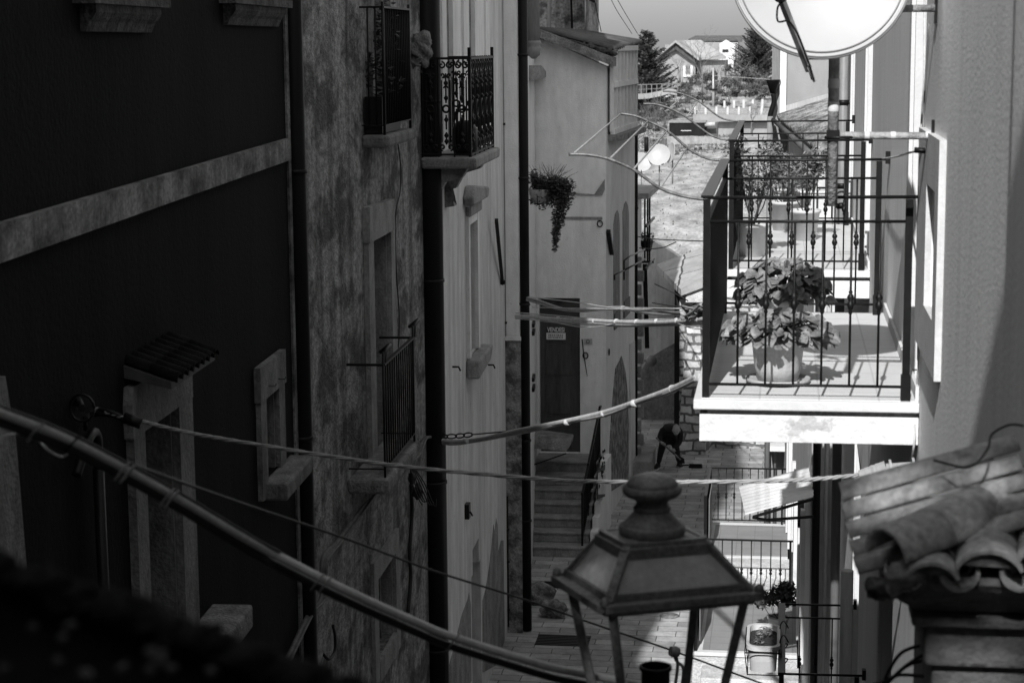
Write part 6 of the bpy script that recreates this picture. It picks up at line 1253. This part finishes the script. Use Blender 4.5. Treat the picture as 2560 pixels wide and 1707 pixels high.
for k in range(34): x = r.uniform(0, 600); y = 1440+x*.3+r.uniform(60, 260); blob(f, aY(x, y, 1.44-.0004*(y-1400)), .004, .006, .003, .3, k, 8, 6)
M['moss'] = mat('pale_lichen', .02, .06, 30, 1, bump=.3); f.build('lichen', M['moss'], dr_)
# ================================================================ PERSON sweeping
def skin(name, pts, edges, m, parent, root=0, sub=2):
    me = bpy.data.meshes.new(name); g = WORLD[parent.name] if parent else V((0, 0, 0)); me.from_pydata([V(p[0])-g for p in pts], edges, []); o = bpy.data.objects.new(name, me); C.objects.link(o)
    if parent: o.parent = parent
    sk = o.modifiers.new('skin', 'SKIN'); sk.use_smooth_shade = True
    for i, p in enumerate(pts):
        r = p[1] if isinstance(p[1], tuple) else (p[1], p[1]); me.skin_vertices[0].data[i].radius = r
    me.skin_vertices[0].data[root].use_root = True
    s = o.modifiers.new('sub', 'SUBSURF'); s.levels = sub; s.render_levels = sub; me.materials.append(m); return o
Yp = 41.9; fl = aZ(1646, 1171, 0); fr = aZ(1697, 1166, 0)
pe = thing('person', V(((fl.x+fr.x)/2, Yp, 0)), 'grey-haired person in dark clothes bending forward with a short shovel', 'person')
q = lambda x, y, d: aY(x, y, Yp+d)
hip = q(1672, 1094, .28); ch = q(1676, 1070, .02); up_ = q(1680, 1066, -.18)
P = [(hip, (.17, .14)), (q(1674, 1080, .15), (.16, .14)), (ch, (.19, .15)), (up_, (.15, .12)),      # 0-3 torso
     (q(1657, 1078, -.16), .085), (q(1648, 1092, -.2), .065), (q(1652, 1103, -.3), .045),                # 4-6 left arm
     (q(1702, 1080, -.16), .085), (q(1699, 1108, -.2), .06), (q(1684, 1120, -.35), .045),               # 7-9 right arm
     (q(1660, 1102, .2), .105), (q(1652, 1130, -.02), .075), (V((fl.x, fl.y+.03, .1)), .05),             # 10-12 left leg
     (q(1686, 1102, .2), .105), (q(1692, 1128, -.02), .075), (V((fr.x, fr.y+.03, .1)), .05),             # 13-15
     (q(1686, 1069, -.27), .06)]
Ed = [(0, 1), (1, 2), (2, 3), (3, 4), (4, 5), (5, 6), (3, 7), (7, 8), (8, 9), (0, 10), (10, 11), (11, 12), (0, 13), (13, 14), (14, 15), (3, 16)]
skin('body', P, Ed, M['cloth_dark'], pe)
hc = q(1690.5, 1074, -.36)
hd = MB(); blob(hd, hc, .078, .095, .1, .03, 2, 24, 16); blob(hd, hc+V((.0, -.06, -.05)), .055, .055, .06, .03, 3, 14, 10)
hd.lathe(hc+V((.005, -.11, -.055)), [(.0, -.02), (.018, -.012), (.012, .02), (0, .03)], 8)
for s in (-1, 1): blob(hd, hc+V((s*.08, .01, -.02)), .014, .025, .035, .05, 5, 8, 6)
hh = hd.build('head', M['skin'], pe)
hr_ = MB(); blob(hr_, hc+V((0, .025, .022)), .083, .095, .09, .04, 6, 24, 16); hr_.build('hair', M['hair'], pe)
f = MB()
for s in (-1, 1): blob(f, hc+V((s*.028, -.115, -.03)), .01, .008, .008, 0, 2, 8, 6)
f.tube([hc+V((-.025, -.1, -.09)), hc+V((.025, -.1, -.09))], .006, 5); f.build('face_features', M['sign_dark'], hh)
A_ = q(1640, 1093, -.26); B2 = q(1702, 1149, -.52); ad = (B2-A_).normalized()
def hand(c, grip, nm):
    pts = [(c, .03), (c+grip*.05, (.04, .02)), (c+grip*.085, (.038, .018))]; ed_ = [(0, 1), (1, 2)]
    s = grip.cross(ad).normalized()
    for k in range(4):
        b = c+grip*.085+ad*((k-1.5)*.022); n0 = len(pts); L_ = (.034, .04, .038, .03)[k]
        pts += [(b+grip*L_*.5+s*.01, .009), (b+grip*L_+s*.035, .0085), (b+grip*L_*.6+s*.06, .008)]; ed_ += [(2, n0), (n0, n0+1), (n0+1, n0+2)]
    n0 = len(pts); pts += [(c+grip*.03+ad*.04+s*.01, .011), (c+grip*.055+ad*.06+s*.035, .0095), (c+grip*.07+ad*.05+s*.055, .009)]; ed_ += [(1, n0), (n0, n0+1), (n0+1, n0+2)]
    skin(nm, pts, ed_, M['skin'], pe, 0, 1)
t1 = A_+ad*.17; t2 = A_+ad*.52
hand(q(1652, 1103, -.3), (t1-q(1652, 1103, -.3)).normalized(), 'hand'); hand(q(1684, 1120, -.35), (t2-q(1684, 1120, -.35)).normalized(), 'hand')
for p, dx in ((fl, -.06), (fr, .05)):
    f = MB(); d = V((dx, -.16, 0)); c = V((p.x, p.y, 0))
    f.prism([c+V((-.05, .09, .02)), c+V((.05, .09, .02)), c+V((.055+dx, -.15, .02)), c+V((dx, -.2, .02)), c+V((-.055+dx, -.15, .02))], [c+V((-.045, .07, .12)), c+V((.045, .07, .12)), c+V((.045+dx, -.1, .07)), c+V((dx, -.17, .055)), c+V((-.045+dx, -.1, .07))]); sh = f.build('shoe', M['cloth_dark'], pe, bevel=.015)
    f = MB(); f.prism([c+V((-.055, .1, .002)), c+V((.055, .1, .002)), c+V((.06+dx, -.16, .002)), c+V((dx, -.215, .002)), c+V((-.06+dx, -.16, .002))], [c+V((-.055, .1, .022)), c+V((.055, .1, .022)), c+V((.06+dx, -.16, .022)), c+V((dx, -.215, .022)), c+V((-.06+dx, -.16, .022))]); f.build('sole', M['shoe'], sh)
sv = thing('shovel', A_, 'short-handled shovel gripped in both hands of the bending person', 'shovel')
MB().bar(A_, B2, .03).build('handle', M['wood_old'], sv)
f = MB(); s = ad.cross(V((0, 1, 0))).normalized(); f.prism([B2-ad*.12+s*.03, B2-ad*.12-s*.03, B2+ad*.04-s*.07, B2+ad*.12, B2+ad*.04+s*.07], [p+V((0, .012, 0)) for p in (B2-ad*.12+s*.03, B2-ad*.12-s*.03, B2+ad*.04-s*.07, B2+ad*.12, B2+ad*.04+s*.07)]); f.build('blade', M['iron'], sv)
c = aZ(1738, 1168, 0); f = MB(); f.box(c.x-.14, c.x+.16, c.y-.1, c.y+.1, .01, .05); f.box(c.x-.13, c.x+.15, c.y-.09, c.y-.07, .05, .1); f.bar(c+V((-.14, 0, .05)), c+V((-.42, .02, .03)), .03); tag(f.build('dustpan', M['iron'], bevel=.008), 'dark dustpan lying on the paving beside the bending person', 'dustpan')
c = aZ(1800, 1168, 0); f = MB(); f.box(c.x-.2, c.x+.35, c.y-.15, c.y+.1, .004, .03); tag(f.build('drain_cover', M['stone_trim'], bevel=.01), 'pale flat drain cover in the paving near the dustpan', 'drain cover')
for (x, y, wx_, wy_, lb) in ((1408, 1600, .42, .28, 'larger dark rectangular drain grate in the shaded paving, bottom'), (1400, 1462, .3, .2, 'smaller dark drain grate in the shaded paving near the stair foot')):
    c = aZ(x, y, .0); f = MB()
    for k in range(7): f.box(c.x-wx_, c.x+wx_, c.y-wy_+k*2*wy_/7, c.y-wy_+k*2*wy_/7+wy_*.2, .004, .012)
    f.box(c.x-wx_, c.x+wx_, c.y-wy_, c.y+wy_, .002, .005); tag(f.build('drain_grate', M['iron']), lb, 'drain grate')
c = aZ(1673, 1539, 0); tag(MB().lathe(c, [(.16, .002), (.16, .012), (.1, .014)], 20).build('manhole_cover', M['stone_dark']), 'small round cover in the sunlit paving beside the lantern', 'manhole cover')
# loose stones at the foot of the narrow house
for k, (x, y, s, lb) in enumerate(((1340, 1505, .28, 'larger rough stone block at the foot of the black drainpipe'), (1385, 1540, .22, 'smaller rough stone beside the larger block on the shaded paving'))):
    c = aZ(x, y, 0); tag(blob(MB(), c+V((0, 0, s*.5)), s*1.1, s*.8, s*.7, .2, 40+k, 16, 10).build('stone', M['rough_stone']), lb, 'stone')
# ================================================================ UNSEEN HOUSE ADDED BEHIND THE CAMERA, roofline shaped to throw shade into the alley
hb = thing('shade_house', (0, -8, 0), 'unseen house added behind the camera, shaped to shade the alley', 'house')
Yb = -6.
def uv(u, v, d=Yb): return (u+.097*d, E(v-d/1.32))
line = [(5, 3.95), (-.6, 4.0), (-1.9, 5.15), (-2.35, 6.5), (-4.05, 10.4), (-4.7, 12.2), (-12, 12.2)]
pts = [uv(*p) for p in line]
Wr = Wall((-13, Yb), (6, Yb)); Wr.n = V((0, 1, 0))
lo = uv(0, 1.3)[1]; hs = []
for x, y, d, w_, h_ in DAPPLE_HOLES:
    p = aY(x, y, d); s = (Yb-p.y)/SUN.y; q = p+SUN*s; hs.append((q.x+13-w_/2, q.x+13+w_/2, q.z-h_/2, q.z+h_/2))
f = MB(); zflat = uv(0, 3.95)[1]
f.prism([V((x, Yb-7, z)) for x, z in [(-13, 0), (6, 0), (6, lo), (-13, lo)]], [V((x, Yb, z)) for x, z in [(-13, 0), (6, 0), (6, lo), (-13, lo)]]); f.build('wall', M['render'], hb)
f = MB(); holes_wall(f, Wr, 0, 19, lo+.002, zflat, hs, .12); f.build('dapple_screen', M['render'], hb)  # unseen screen added; its holes let sun dapples onto tiles and lantern
f = MB(); up = [(x, z) for x, z in pts if z > zflat+.001]; x_at = uv(-.6, 4)[0]; poly = [(x_at, zflat+.001)]+up+[(-12.58, zflat+.001)]
f.prism([V((x, Yb-.12, z)) for x, z in poly], [V((x, Yb, z)) for x, z in poly]); f.build('shade_gable', M['render'], hb)  # unseen profile added, its outline set by where the shade should end
